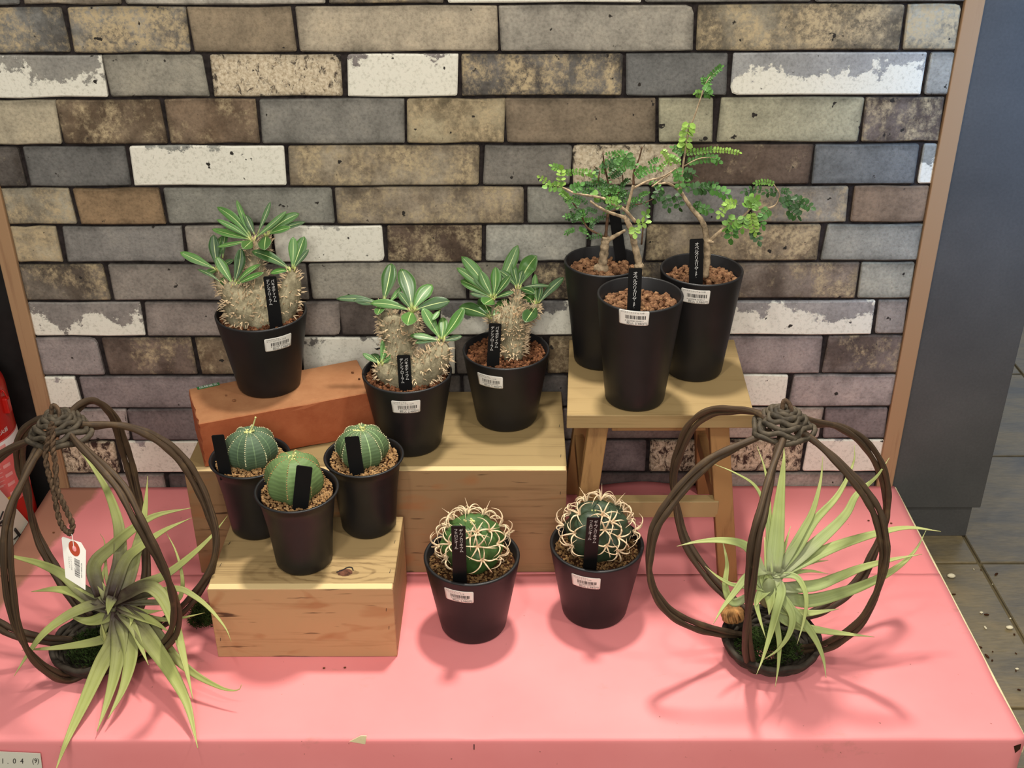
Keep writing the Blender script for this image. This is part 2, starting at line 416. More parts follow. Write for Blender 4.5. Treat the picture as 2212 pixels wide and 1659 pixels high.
def till_mat(name, stops):
    m = Mat(name, 0.55, 0.3)
    uv = m.n('SeparateXYZ', {0: m.n('TexCoord').outputs['UV']}); v = uv.outputs[1]
    nz = m.noise(m.co(), 40, 6, 0.6); c2 = m.n('Mapping', {'Vector': m.n('TexCoord').outputs['UV'], 'Scale': (40, 1.5, 1)}).outputs[0]
    ln = m.noise(c2, 1.0, 3, 0.5)
    f = m.math('ADD', v, m.math('MULTIPLY', m.math('SUBTRACT', nz, 0.5), 0.35))
    col = m.ramp(f, stops)
    col = m.mix(1.0, col, m.ramp(ln, [(0.3, 0.86), (0.7, (1.08, 1.08, 1.08, 1))]), 'MULTIPLY')
    col = m.mix(1.0, col, m.n('ObjectInfo').outputs['Color'], 'MULTIPLY')
    return m.out(col)
TILL_L = till_mat('air_plant_leaf_dark_base', [(0.02, '#33251f'), (0.14, '#57523a'), (0.30, '#828450'), (0.6, '#959b58'), (1.0, '#adb06c')])
TILL_R = till_mat('air_plant_leaf', [(0.0, '#8f9470'), (0.15, '#8a965f'), (0.45, '#949f5e'), (0.8, '#a6ad69'), (1.0, '#b7bb80')])
HUSK = plain('dried_husk', '#b98a55', 0.8, 0.2, 0.35, 90, 0.5)
MOSS = plain('green_moss', '#2c3a1a', 0.95, 0.1, 0.45, 90)
RED = Mat('red_paint', 0.3, 0.5, '#a3160f').m
REDLAB = plain('extinguisher_label', '#c7605c', 0.5, 0.3, 0.06)
SIGNW = Mat('white_card', 0.55, 0.3, '#d5d3c4').m
YEL = Mat('yellow_print', 0.5, 0.3, '#d8a63a').m
GREEN = Mat('green_sticker', 0.45, 0.3, '#2f6b3a').m
REDRING = Mat('red_washer', 0.6, 0.2, '#a8452c').m
WHITE = Mat('white_thread', 0.6, 0.2, '#d8d4cc').m
BEIGE = plain('cream_seed', '#d9cfb0', 0.6, 0.3)

# ------------------------------------------------------------------ text
_tc = {}
def text_geo(s, size=1.0, line=1.0, align='CENTER'):
    """flat outline text -> list of 2D verts centred on 0 and faces."""
    key = (s, align, line)
    if key not in _tc:
        c = bpy.data.curves.new('lettering', 'FONT'); c.body = s; c.resolution_u = 2; c.align_x = align; c.space_line = line
        o = bpy.data.objects.new('lettering', c); COL.objects.link(o)
        me = bpy.data.meshes.new_from_object(o.evaluated_get(bpy.context.evaluated_depsgraph_get()))
        vs = [(v.co.x, v.co.y) for v in me.vertices]; fs = [tuple(p.vertices) for p in me.polygons]
        bpy.data.objects.remove(o); bpy.data.curves.remove(c); bpy.data.meshes.remove(me)
        if vs:
            cy = (min(v[1] for v in vs) + max(v[1] for v in vs)) / 2
            cx = (min(v[0] for v in vs) + max(v[0] for v in vs)) / 2 if align == 'CENTER' else 0
            vs = [(x - cx, y - cy) for x, y in vs]
        _tc[key] = (vs, fs)
    vs, fs = _tc[key]
    return [(x * size, y * size) for x, y in vs], fs
def vert_text(s, size, step):
    """vertical (top to bottom) setting."""
    V, Fc = [], []
    n = len(s)
    for i, ch in enumerate(s):
        vs, fs = text_geo(ch, size)
        if ch == 'ー': vs = [(y, x) for x, y in vs]
        o = len(V); cy = ((n - 1) / 2 - i) * step
        V += [(x, y + cy) for x, y in vs]; Fc += [tuple(q + o for q in f) for f in fs]
    return V, Fc

# ================================================================== SETTING
FLOOR = -0.094
mb = MB(); mb.box((-4, -3, FLOOR - 0.06), (5, 4.5, FLOOR - 0.004)); fl = mb.build('floor', GROUT); fl['kind'] = 'structure'
TS = 0.277
for i in range(11):
    for j in range(13):
        x0 = 0.146 + (i - 5) * TS; y0 = -0.613 + (j - 4) * TS; g = 0.0022
        mb = MB(); mb.box((x0 + g, y0 + g, FLOOR - 0.006), (x0 + TS - g, y0 + TS - g, FLOOR))
        bevel(mb.build('tile', TILE, fl), 0.0012, 1)

mb = MB(); mb.box((-0.60, 0.0, FLOOR), (0.578, 0.08, 0.70)); wall = mb.build('wall_back', MORTAR); wall['kind'] = 'structure'
ZJ = [1.33 * (0.491105463 - 0.0394621941 * i + o) for i, o in enumerate((0.00072842, 0.00004799, 0.00069724, -0.00208557, -0.00208561, 0.00024332, 0.00128072, 0.00124515, 0.00224023, -0.00177226, -0.0002089, 0.00037419, -0.00070491))]
ZJ = [ZJ[0] + 0.046] + ZJ + [ZJ[-1] - 0.052]
def zrow(r): return ZJ[r], ZJ[r + 1]            # row 0 is the uppermost, cut by the frame
G1, G2, TA, BRN, DK, LT = '#7d766c', '#69645d', '#8f8271', '#7b6049', '#554d46', '#a09484'
ROWS = [   # each brick: right joint px, kind, colour, patch amount
 [(40, 'plain', G2, 0), (263, 'mottled', TA, .4), (704, 'plain', LT, 0), (962, 'mottled', TA, .5), (1390, 'white', G1, .95), (1760, 'plain', G1, 0), (9999, 'plain', G1, 0)],
 [(150, 'mottled', G2, .65), (411, 'mottled', G1, .95), (642, 'plain', '#7b6a55', 0), (1079, 'plain', '#9a8a74', 0), (1502, 'plain', '#857b6d', 0), (1950, 'mottled', '#7d7260', .75), (9999, 'mottled', '#8b8474', .95)],
 [(230, 'white', G1, .62), (452, 'plain', '#837a6b', 0), (744, 'rough', '#6a6057', .75), (992, 'white', '#6f655f', .90), (1349, 'mottled', '#5b544d', .72), (1577, 'plain', '#5f5b56', 0), (1996, 'white', '#85807a', .60), (9999, 'plain', '#837c70', 0)],
 [(129, 'plain', '#94866f', 0), (360, 'mottled', '#6f5d4a', .6), (560, 'mottled', '#705c49', .45), (875, 'plain', '#746d63', 0), (1091, 'mottled', '#958569', .7), (1422, 'plain', '#6f5f4d', 0), (1545, 'plain', '#91886f', 0), (1862, 'plain', '#91886f', 0), (9999, 'mottled', '#64564c', .6)],
 [(55, 'mottled', DK, .3), (281, 'plain', '#625d57', 0), (619, 'white', '#77736a', .88), (1038, 'mottled', '#8c7d68', .72), (1235, 'plain', '#6d655b', 0), (1474, 'rough', '#6b6258', .75), (1754, 'mottled', '#58483c', .3), (1981, 'plain', '#62605c', 0), (9999, 'white', '#77736a', .55)],
 [(166, 'mottled', '#938874', .72), (358, 'plain', '#7a6248', 0), (724, 'plain', '#7b7569', 0), (1134, 'mottled', '#857663', .66), (1407, 'plain', '#7f796d', 0), (1620, 'plain', '#77716a', 0), (1836, 'mottled', '#8a8072', .66), (9999, 'plain', '#735e4b', 0)],
 [(134, 'mottled', '#9a8b72', .9), (400, 'plain', '#746d65', 0), (592, 'plain', '#83786b', 0), (832, 'white', '#8c857a', .98), (1044, 'mottled', '#5e4d40', .6), (1270, 'plain', '#8a8377', 0), (1393, 'plain', '#857e73', 0), (1771, 'mottled', '#85745f', .82), (9999, 'plain', '#7d776b', 0)],
 [(238, 'mottled', '#665b4f', .66), (669, 'plain', '#7b7065', 0), (1010, 'plain', '#847b6d', 0), (1150, 'plain', '#827868', 0), (1440, 'mottled', '#5b5046', .62), (1853, 'mottled', '#75675a', .6), (9999, 'plain', '#8b8474', 0)],
 [(312, 'white', '#736a62', .60), (736, 'plain', '#7d7066', 0), (946, 'plain', '#554a43', 0), (1240, 'white', '#6c6660', .72), (1480, 'plain', '#6b6259', 0), (1890, 'white', '#857d76', .70), (9999, 'plain', '#80756b', 0)],
 [(226, 'plain', '#857871', 0), (427, 'mottled', '#635348', .45), (650, 'mottled', '#7a6650', .6), (985, 'white', '#69625a', .85), (1180, 'plain', '#5d534b', 0), (1400, 'mottled', '#7b684f', .6), (1776, 'plain', '#7e7069', 0), (9999, 'mottled', '#655850', .45)],
 [(176, 'white', '#857a74', .92), (640, 'plain', '#7a6d68', 0), (1000, 'plain', '#61574f', 0), (1230, 'plain', '#4f4843', 0), (1480, 'plain', '#6b6159', 0), (1701, 'white', '#857a74', .90), (9999, 'plain', '#85776f', 0)],
 [(278, 'plain', '#93857c', 0), (600, 'plain', '#675b57', 0), (1100, 'plain', '#6b605a', 0), (1500, 'plain', '#6e5f57', 0), (1776, 'plain', '#9b8b7c', 0), (9999, 'plain', '#6b5f5a', 0)],
 [(259, 'rough', '#5d4841', .58), (440, 'white', '#8a7f79', .96), (900, 'plain', '#6b605a', 0), (1400, 'plain', '#6a5c58', 0), (1734, 'rough', '#5d4841', .58), (9999, 'white', '#8a7f79', .93)],
 [(365, 'plain', '#897a70', 0), (640, 'plain', '#5b504b', 0), (1100, 'plain', '#5b504b', 0), (1500, 'plain', '#5f524d', 0), (1823, 'plain', '#897b6f', 0), (9999, 'plain', '#574d48', 0)],
]
def brick_outline(x0, x1, z0, z1):
    r = [random.uniform(0.0010, 0.0034) for _ in range(4)]
    if random.random() < 0.16: r[random.randrange(4)] = random.uniform(0.005, 0.009)
    s = random.uniform(-0.0035, 0.0035); pts = []
    for (x, z, sx, sz, rr) in ((x0, z0, 1, 1, r[0]), (x1, z0, -1, 1, r[1]), (x1, z1, -1, -1, r[2]), (x0, z1, 1, -1, r[3])):
        a, b, m_ = (x + sx * rr, z), (x, z + sz * rr), (x + sx * rr * 0.27, z + sz * rr * 0.27)
        pts += ([b, m_, a] if (sx, sz) in ((1, 1), (-1, -1)) else [a, m_, b])
    # a few extra points so that long edges wander
    out = []
    for i, p in enumerate(pts):
        q = pts[(i + 1) % len(pts)]; out.append(p)
        L = math.hypot(q[0] - p[0], q[1] - p[1])
        if L > 0.05:
            for t in (0.33, 0.67): out.append((p[0] + (q[0] - p[0]) * t, p[1] + (q[1] - p[1]) * t + random.uniform(-0.0011, 0.0011)))
    return [(x + s * (z - z0) / (z1 - z0), z) for x, z in out]
XL, XR = -0.579, 0.5555
for r, row in enumerate(ROWS):
    zt, zb = zrow(r); gp = 0.0017
    vm = px((0.05, 0, (zt + zb) / 2))[1]
    x = XL - 0.02
    for (u, kind, colr, amt) in row:
        xe = XR + 0.02 if u > 5000 else P(u, vm, y=0).x
        g = random.uniform(0.0014, 0.0034)
        x0, x1 = max(x + g, XL), min(xe - g, XR)
        x = xe
        if x1 - x0 < 0.008: continue
        pts = brick_outline(x0, x1, zb + gp, zt - gp)
        if x0 <= XL + 1e-6: pts = [(max(a, XL), b) for a, b in pts]
        if x1 >= XR - 1e-6: pts = [(min(a, XR), b) for a, b in pts]
        mx = sum(p[0] for p in pts) / len(pts); mz = (zt + zb) / 2
        pr = random.uniform(0.0035, 0.0055); n = len(pts); bv = 0.0016
        ins = [(a + (bv if a < mx else -bv) * (1 if abs(a - mx) > bv else 0), b + (bv if b < mz else -bv)) for a, b in pts]
        vs = [(a, 0.001, b) for a, b in pts] + [(a, -pr + 0.0012, b) for a, b in pts] + [(a, -pr, b) for a, b in ins]
        fs = []
        for k in range(n):
            k2 = (k + 1) % n
            fs += [(k, k2, n + k2, n + k), (n + k, n + k2, 2 * n + k2, 2 * n + k)]
        fs.append(tuple(range(2 * n, 3 * n)))
        mb = MB(); mb.add(vs, fs)
        c = lin(colr); j = random.uniform(0.93, 1.06) * 1.50
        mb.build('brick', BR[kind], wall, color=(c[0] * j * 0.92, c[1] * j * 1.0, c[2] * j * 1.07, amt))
# wooden strips at both ends of the brick panel, dark panels beyond
mb = MB(); mb.box((-0.6005, -0.008, FLOOR), (-0.579, 0.0, 0.70)); o = bevel(mb.build('trim_1', TRIM), 0.0015); o['kind'] = 'structure'
mb = MB(); mb.box((0.5555, -0.008, FLOOR), (0.578, 0.0, 0.70)); o = bevel(mb.build('trim_2', TRIM), 0.0015); o['kind'] = 'structure'
mb = MB(); mb.box((-1.05, 0.0, FLOOR), (-0.601, 0.08, 0.70)); o = mb.build('wall_left', BLACKP); o['kind'] = 'structure'
mb = MB(); mb.box((0.5785, 0.0, -0.0415), (0.7125, 0.085, 0.70)); o = bevel(mb.build('wall_right', COLUMN), 0.0015); o['kind'] = 'structure'
mb = MB(); mb.box((0.579, 0.004, FLOOR), (0.7025, 0.075, -0.0415)); o = bevel(mb.build('baseboard_right', COLUMN), 0.001); o['kind'] = 'structure'

# ================================================================== PLATFORM AND PAPER
TY = -0.4735
tb = thing('display_platform', 'low wide wooden display platform hidden under pink paper, pale edge showing at right', 'platform', (0, -0.24, FLOOR))
mb = MB(); mb.box((-0.604, TY + 0.001, -0.022), (0.5835, -0.006, -0.0008)); bevel(mb.build('top_board', PALE, tb), 0.001, 1)
mb = MB(); mb.box((-0.55, TY + 0.012, FLOOR), (0.55, TY + 0.03, -0.0225)); mb.build('front_board', PLY_SIDE, tb)
for sx in (-0.55, 0.535):
    mb = MB(); mb.box((sx, TY + 0.0305, FLOOR), (sx + 0.015, -0.02, -0.0225)); mb.build('side_board', PLY_SIDE, tb)
paper = thing('paper_cover', 'salmon pink paper sheet covering the platform top and hanging over its front', 'paper', (0, -0.24, 0))
def paper_z(x, y):
    z = 0.0006 + 0.0006 * noise.noise(Vector((x * 9, y * 9, 0.3))) + 0.0003 * noise.noise(Vector((x * 30, y * 30, 2)))
    z += 0.010 * math.exp(-((x - 0.225) / 0.055) ** 2) * max(0.0, 1 + y / 0.035) if y > -0.035 else 0
    z -= 0.002 * math.exp(-((x - 0.007) / 0.018) ** 2) * math.exp((TY - y) / 0.02) * 0.6
    return max(z, 0.0001)
def sheet(name, x0, x1, ys, lift=0.0, drop=None):
    nx = 120; mb = MB(); vs = []; rows = []
    for y in ys:
        rows.append([(x0 + (x1 - x0) * i / nx, y, paper_z(x0 + (x1 - x0) * i / nx, y) + lift) for i in range(nx + 1)])
    if drop:
        for k, (dy, dz) in enumerate(drop):
            rows.append([(x0 + (x1 - x0) * i / nx, TY + dy + (0.0006 * noise.noise(Vector((x0 + i * 0.09, dz * 20, 5))) if dz < -0.01 else 0), dz + (0.0007 if dz > -0.001 else 0)) for i in range(nx + 1)])
    out = []
    for r in rows:
        out.append([(x + (0.0016 * noise.noise(Vector((y * 14, z * 30, 9))) if i == nx else 0), y, z) for i, (x, y, z) in enumerate(r)])
    for r in out: vs += r
    m = nx + 1
    fs = [(j * m + i, (j + 1) * m + i, (j + 1) * m + i + 1, j * m + i + 1) for j in range(len(rows) - 1) for i in range(nx)]
    mb.add(vs, fs)
    o = mb.build(name, PAPER, paper, smooth=True)
    md = o.modifiers.new('thickness', 'SOLIDIFY'); md.thickness = 0.0003; md.offset = 1
    return o
YS = P(300, 1244, z=0).y
sheet('back_sheet', -0.605, 0.580, [-0.0062 + (YS - 0.03 + 0.0062) * i / 26 for i in range(27)])
sheet('front_sheet', -0.605, 0.580, [YS + (TY + 0.0012 - YS) * i / 40 for i in range(41)], 0.0005,
      [(0.0006, -0.0001), (-0.0004, -0.0008), (-0.0011, -0.0022), (-0.0014, -0.005), (-0.0014, -0.02), (-0.0012, -0.05), (-0.0012, FLOOR + 0.003)])
# a tear that bares the pale board, a torn corner and a staple at the front edge
mb = MB(); a = [P(755, 1602, y=TY - 0.0020), P(779, 1590, y=TY - 0.0020), P(792, 1590, y=TY - 0.0020), P(789, 1608, y=TY - 0.0020)]
mb.add(a + [v + Vector((0, 0.0006, 0)) for v in a], [(0, 3, 2, 1), (4, 5, 6, 7), (0, 1, 5, 4), (1, 2, 6, 5), (2, 3, 7, 6), (3, 0, 4, 7)]); mb.build('torn_gap', PALE, paper, label='pale board bared by a tear in the paper')
mb = MB(); a = [P(2190, 1612, y=TY - 0.0020), P(2206, 1607, y=TY - 0.0020), P(2204, 1618, y=TY - 0.0020), P(2193, 1627, y=TY - 0.0020)]
mb.add(a + [v + Vector((0, 0.0006, 0)) for v in a], [(0, 3, 2, 1), (4, 5, 6, 7), (0, 1, 5, 4), (1, 2, 6, 5), (2, 3, 7, 6), (3, 0, 4, 7)]); mb.build('torn_corner', DARKGAP, paper, label='dark hole in the torn front corner')
mb = MB(); mb.tube([P(1024, 1608, y=TY - 0.0020), P(1024, 1619, y=TY - 0.0020)], 0.0005, 6); mb.build('staple', INK, paper)

# ================================================================== PLYWOOD BOXES
def ply_box(name, label, x0, x1, y0, y1, h, topmat, staples, front=None):
    front = front or PLY_FRONT
    t = thing(name, label, 'box', ((x0 + x1) / 2, (y0 + y1) / 2, 0), 'plywood boxes on the pink paper'); T = 0.0095; z0 = 0.0016
    mb = MB(); mb.box((x0, y0, z0), (x1, y0 + T, h - 0.0006)); bevel(mb.build('front_panel', front, t), 0.0006, 1)
    mb = MB(); mb.box((x0 + 0.001, y0 + 0.0002, h - 0.0006), (x1 - 0.001, y0 + T, h)); bevel(mb.build('panel_edge', PLY_EDGE, t, label='pale layered plywood edge along the front'), 0.0002, 1)
    mb = MB(); mb.box((x0, y0 + T, h - T), (x1, y1, h)); bevel(mb.build('top_panel', topmat, t), 0.0006, 1)
    mb = MB(); mb.box((x0, y1 - T, z0), (x1, y1, h - T - 0.0001)); mb.build('back_panel', PLY_FRONT, t)
    for sx in (x0, x1 - T):
        mb = MB(); mb.box((sx, y0 + T, z0), (sx + T, y1 - T, h - T - 0.0001)); mb.build('side_panel', PLY_SIDE, t)
    for (u, v, face) in staples:
        p = P(u, v, z=h) if face == 't' else P(u, v, y=y0)
        mb = MB(); e = 0.0003
        if face == 't': mb.tube([p + Vector((0, -0.003, e * 0.5)), p + Vector((0.0006, 0.003, e * 0.5))], e, 5)
        else: mb.tube([p + Vector((0, -e * 0.5, -0.0022)), p + Vector((0.0004, -e * 0.5, 0.0022))], e, 5)
        mb.build('staple', INK, t)
    return t
ply_box('plywood_box', 'large plywood box at the back, under the orange brick and two spiny plants', -0.3465, 0.1105, -0.1981, -0.0065, 0.1544, PLY_TOP,
        [(1211, 985, 't'), (1208, 920, 't'), (1210, 1065, 'f'), (1209, 1130, 'f')], PLY_FRONT_D)
smallbox = ply_box('plywood_box', 'small light plywood box at front left holding three round ribbed succulents', -0.2905, -0.0862, -0.3505, -0.2155, 0.1, PLY_TOP_S,
        [(495, 1174, 't'), (476, 1220, 't'), (852, 1171, 't'), (842, 1234, 't'), (476, 1381, 'f'), (834, 1317, 'f'), (840, 1356, 'f')])
mb = MB(); kc = P(745, 1237, z=0.1)
mb.add([(kc.x + 0.0085 * math.cos(2 * PI * i / 18) * (1 + 0.12 * math.sin(3 * i)), kc.y + 0.0065 * math.sin(2 * PI * i / 18), 0.1003) for i in range(18)], [tuple(range(18))])
k = mb.build('wood_knot', plain('knot_wood', '#5d3b2b', 0.8, 0.2, 0.3, 200), smallbox, label='dark reddish knot in the top panel')
mb = MB(); mb.tube(cr([P(727, 1236, z=0.1005), P(741, 1231, z=0.1005), P(750, 1226, z=0.1005), P(760, 1226, z=0.1005), P(763, 1232, z=0.1005)], 4), 0.0007, 5); mb.build('knot_crack', INK, smallbox)

# ================================================================== CLAY BRICK
bk = thing('clay_brick', 'orange terracotta brick lying askew on the large plywood box', 'brick', (-0.22, -0.12, 0.1546))
e = (Vector((-0.1665, -0.1298, 0)) - Vector((-0.3238, -0.1905, 0))).normalized(); nrm = Vector((-e.y, e.x, 0))
o0 = Vector((-0.3233, -0.1902, 0.1546)); BH = 0.0608
L, D_ = 0.2140, 0.0905
vs = [o0, o0 + e * L, o0 + e * L + nrm * D_, o0 + nrm * D_]; vs = vs + [v + Vector((0, 0, BH)) for v in vs]
mb = MB(); mb.hexa(vs); ob = mb.build('block', CLAY, bk)
bm = bmesh.new(); bm.from_mesh(ob.data)
bmesh.ops.subdivide_edges(bm, edges=[q for q in bm.edges], cuts=9, use_grid_fill=True)
for v in bm.verts:
    ed = sum(1 for f_ in v.link_faces for g_ in v.link_faces if f_.normal.dot(g_.normal) < 0.5)
    if ed and random.random() < 0.6: v.co += (Vector((-0.22, -0.13, 0.185)) - v.co).normalized() * random.uniform(0.0004, 0.0016)
bmesh.ops.bevel(bm, geom=[q for q in bm.edges if len(q.link_faces) == 2 and q.calc_face_angle(0) > 0.7], offset=0.0010, segments=1, affect='EDGES')
bm.to_mesh(ob.data); bm.free()
ZB = 0.1546 + BH
a = [P(424.5, 835, z=ZB), P(426, 844, z=ZB), P(475.5, 833, z=ZB), P(473.5, 825.5, z=ZB)]
sx = (a[2] - a[1]).normalized(); sy = Vector((-sx.y, sx.x, 0)); c0 = sum(a, Vector()) / 4
mb = MB(); hw, hh = 0.0138, 0.0034; up_ = Vector((0, 0, 1))
q = [c0 - sx * hw - sy * hh, c0 + sx * hw - sy * hh, c0 + sx * hw + sy * hh, c0 - sx * hw + sy * hh]
mb.hexa([v + up_ * 0.0001 for v in q] + [v + up_ * 0.0005 for v in q]); st = mb.build('equipment_sticker', GREEN, bk, label='small green sticker with white characters')
tv, tf = text_geo('店舗備品', 0.0058); mb = MB(); mb.add([c0 + sx * x + sy * y + up_ * 0.0007 for x, y in tv], tf); mb.build('lettering', WINK, st)
for (u, v, s_) in ((489, 855.5, 0.0014), (506, 867, 0.0022), (762, 806, 0.0018), (776, 820, 0.0016)):
    p = P(u, v, z=ZB); mb = MB()
    mb.add([p + Vector((c.x * s_ * 1.2, c.y * s_, (c.z + 0.9) * s_ * 0.8)) * 1 for c in [v_ * random.uniform(0.8, 1.1) for v_ in ICO1[0]]], ICO1[1])
    tag(mb.build('soil_crumb', GR_PACHY, None), 'tiny brown soil crumb lying on the orange brick top', 'crumb', 'soil crumbs on the orange brick')

# ================================================================== STOOL
st = thing('wooden_stool', 'small splay-legged wooden stool at back right under three tall black pots', 'stool', (0.22, -0.11, 0))
SZ = 0.2328
mb = MB(); q = [(0.1085, -0.2020, SZ - 0.0178), (0.3255, -0.2020, SZ - 0.0178), (0.3345, -0.0085, SZ - 0.0178), (0.1195, -0.0085, SZ - 0.0178)]
mb.hexa([Vector(v) for v in q] + [Vector(v) + Vector((0, 0, 0.0178)) for v in q]); bevel(mb.build('seat', STOOL_TOP, st), 0.0012)
ZT = SZ - 0.0180; LW = 0.0115
def leg(xt, yt, xb, yb, wx=LW, wy=0.0095):
    mb = MB(); v = []
    for (x, y, z) in ((xb, yb, 0.0016), (xt, yt, ZT)):
        v += [Vector((x - wx, y - wy, z)), Vector((x + wx, y - wy, z)), Vector((x + wx, y + wy, z)), Vector((x - wx, y + wy, z))]
    mb.hexa(v); bevel(mb.build('leg', STOOL_LEG, st), 0.0008, 1)
leg(0.1475, -0.180, 0.1235, -0.2085); leg(0.2880, -0.180, 0.3130, -0.2085)
leg(0.1475, -0.036, 0.1285, -0.0185); leg(0.2900, -0.036, 0.3130, -0.0185)
mb = MB(); za, zb_ = P(1415, 1087, y=-0.208).z, P(1415, 1121, y=-0.208).z
mb.box((0.1420, -0.2055, zb_), (0.2940, -0.1900, za)); bevel(mb.build('stretcher', STOOL_TOP, st), 0.0008, 1)
mb = MB(); mb.box((0.1615, -0.044, ZT - 0.030), (0.2755, -0.030, ZT)); bevel(mb.build('apron', STOOL_LEG, st), 0.0008, 1)
mb = MB(); mb.box((0.1625, -0.188, ZT - 0.012), (0.2735, -0.174, ZT)); bevel(mb.build('apron', STOOL_LEG, st), 0.0008, 1)
for xs, in ((0.1345,), (0.2990,)):
    mb = MB(); mb.box((xs - 0.006, -0.1885, 0.085), (xs + 0.006, -0.034, 0.105)); bevel(mb.build('stretcher', STOOL_LEG, st), 0.0008, 1)

# ================================================================== POTS
def pebbles(name, parent, c, R, z, size, count, mat, inner=None):
    mb = MB(); V, Fc = ICO1
    for i in range(count):
        rr = R * math.sqrt(random.random()); a = random.uniform(0, 2 * PI); s_ = size * random.uniform(0.6, 1.2)
        rr = min(rr, R - s_ * 0.6)
        e3 = Matrix.Rotation(random.uniform(0, 6), 3, 'X') @ Matrix.Rotation(random.uniform(0, 6), 3, 'Z')
        k = Vector((random.uniform(0.7, 1.2), random.uniform(0.6, 1.0), random.uniform(0.6, 1.0)))
        p = Vector((c[0] + rr * math.cos(a), c[1] + rr * math.sin(a), z + random.uniform(-0.4, 0.5) * size + size * 0.4 * (1 - rr / R)))
        mb.add([p + e3 @ Vector((v.x * k.x, v.y * k.y, v.z * k.z)) * s_ * random.uniform(0.85, 1.1) for v in V], Fc)
    return mb.build(name, mat, parent, kind='stuff')
class Pot:
    def __init__(s, t, x, y, z, R, r, h, style):
        s.t, s.x, s.y, s.z, s.R, s.r, s.h, s.style = t, x, y, z, R, r, h, style
        T = 0.0022
        if style == 'flared':
            pr = [(r * 0.80, 0.0004), (r * 0.93, 0.0), (r, 0.0035)]
            for i in range(1, 9):
                q = i / 8; pr.append((r + (R - 0.0022 - r) * (0.62 * q + 0.38 * q ** 5), 0.0035 + (h - 0.0055) * q))
            pr += [(R - 0.0004, h - 0.0022), (R, h - 0.0010), (R - 0.0006, h), (R - 0.0026, h), (R - 0.0034, h - 0.0015), (R * 0.86, h * 0.80), (R * 0.80, h * 0.6)]
        else:
            lip = 0.0040 if style == 'thick' else 0.0030
            pr = [(r * 0.88, 0.0), (r * 0.96, 0.0006), (r, 0.0035)]
            for i in range(1, 7): pr.append((r + (R - r) * i / 6, 0.0035 + (h - 0.0055) * i / 6))
            pr += [(R, h - 0.0010), (R - 0.0008, h), (R - lip + 0.0008, h), (R - lip, h - 0.001), (R - lip - (R - r) * 0.35, h * 0.62)]
        mb = MB(); mb.lathe(pr, (x, y, z), 56); mb.disc((x, y, z), r * 0.88, 56, 0.0006)
        s.o = mb.build('pot', POT, t, smooth=True)
    def soil(s, depth, size, count, mat):
        zz = s.z + s.h - depth; Ri = s.R - 0.0042 - (s.R - s.r) * depth / s.h
        if s.style == 'flared': Ri -= 0.0022
        mb = MB(); mb.disc((s.x, s.y, zz), Ri, 40, -0.0015); mb.build('soil', SOIL, s.t)
        pebbles('gravel', s.t, (s.x, s.y), Ri, zz, size, count, mat)
        s.zs = zz
    def surf(s, phi, hh, off=0.0):
        R_ = s.r + (s.R - s.r) * (hh - 0.0035) / (s.h - 0.0055) + off
        return Vector((s.x + R_ * math.sin(phi), s.y - R_ * math.cos(phi), s.z + hh))
    def sticker(s, u, v, lines, digits, price):
        best = min(((math.hypot(px(s.surf(a * 0.02, b * 0.001))[0] - u, px(s.surf(a * 0.02, b * 0.001))[1] - v), a * 0.02, b * 0.001) for a in range(-60, 61) for b in range(30, int(s.h * 1000) - 2)))
        ph, hh = best[1], best[2]
        R_ = (s.surf(0, hh) - Vector((s.x, s.y, s.z + hh))).length
        W, H = 0.0168, 0.0090
        def at(x, y, off): return s.surf(ph + x / R_, hh + y, off)
        mb = MB(); n = 14; vs = []; cut = 0.0012
        for j, yy in enumerate((-H, -H + cut, H - cut, H)):
            for i in range(n + 1):
                ww = W - (cut if j in (0, 3) else 0); vs.append(at(-ww + 2 * ww * i / n, yy, 0.0003))
        mb.add(vs, [(j * (n + 1) + i, j * (n + 1) + i + 1, (j + 1) * (n + 1) + i + 1, (j + 1) * (n + 1) + i) for j in range(3) for i in range(n)])
        so = mb.build('price_sticker', STICK, s.t, smooth=True)
        md = so.modifiers.new('thickness', 'SOLIDIFY'); md.thickness = 0.0002; md.offset = -1
        mb = MB()
        def put(txt, size, x, y, sx=1.0, align='CENTER'):
            tv, tf = text_geo(txt, size, align=align); mb.add([at(x + a * sx, y + b, 0.00042) for a, b in tv], tf)
        y = 0.0066 if len(lines) == 1 else 0.0070
        for ln in lines: put(ln, 0.0022, -0.0145, y, 1.0, 'LEFT'); y -= 0.0023
        y0 = 0.0034 if len(lines) == 1 else 0.0024
        rnd = random.Random(digits); x = -0.0095
        while x < 0.0130:
            wd = rnd.choice((0.0003, 0.0003, 0.0006, 0.0009)); gp = rnd.choice((0.0003, 0.0005, 0.0007))
            mb.add([at(x, y0 - 0.0046, 0.00042), at(x + wd, y0 - 0.0046, 0.00042), at(x + wd, y0, 0.00042), at(x, y0, 0.00042)], [(0, 1, 2, 3)]); x += wd + gp
        put(digits, 0.0026, 0.0006, -0.0036, 1.15); put(price, 0.0040, 0.0035, -0.0066, 1.05)
        mb.build('lettering', INK, so)
    def name_tag(s, top, bot, wpx, cols, back=False, deep=0.012, lean=0.004):
        if s.style == 'flared': deep = 0.005
        zz = s.z + s.h - 0.006
        b = P(bot[0], bot[1], z=zz)
        ri = s.R - 0.0048 - (0.0022 if s.style == 'flared' else 0); dd = Vector((b.x - s.x, b.y - s.y))
        if back or dd.length > ri:
            if not back: yb = s.y - math.sqrt(max(ri ** 2 - (b.x - s.x) ** 2, 0))
            else: yb = s.y + ri * 0.75
            b = P(bot[0], bot[1], y=yb)
        tp = P(top[0], top[1], y=b.y + lean)
        ax = (tp - b); Ln = ax.length; ax.normalize()
        wd = wpx * px(b)[2] / F / 2
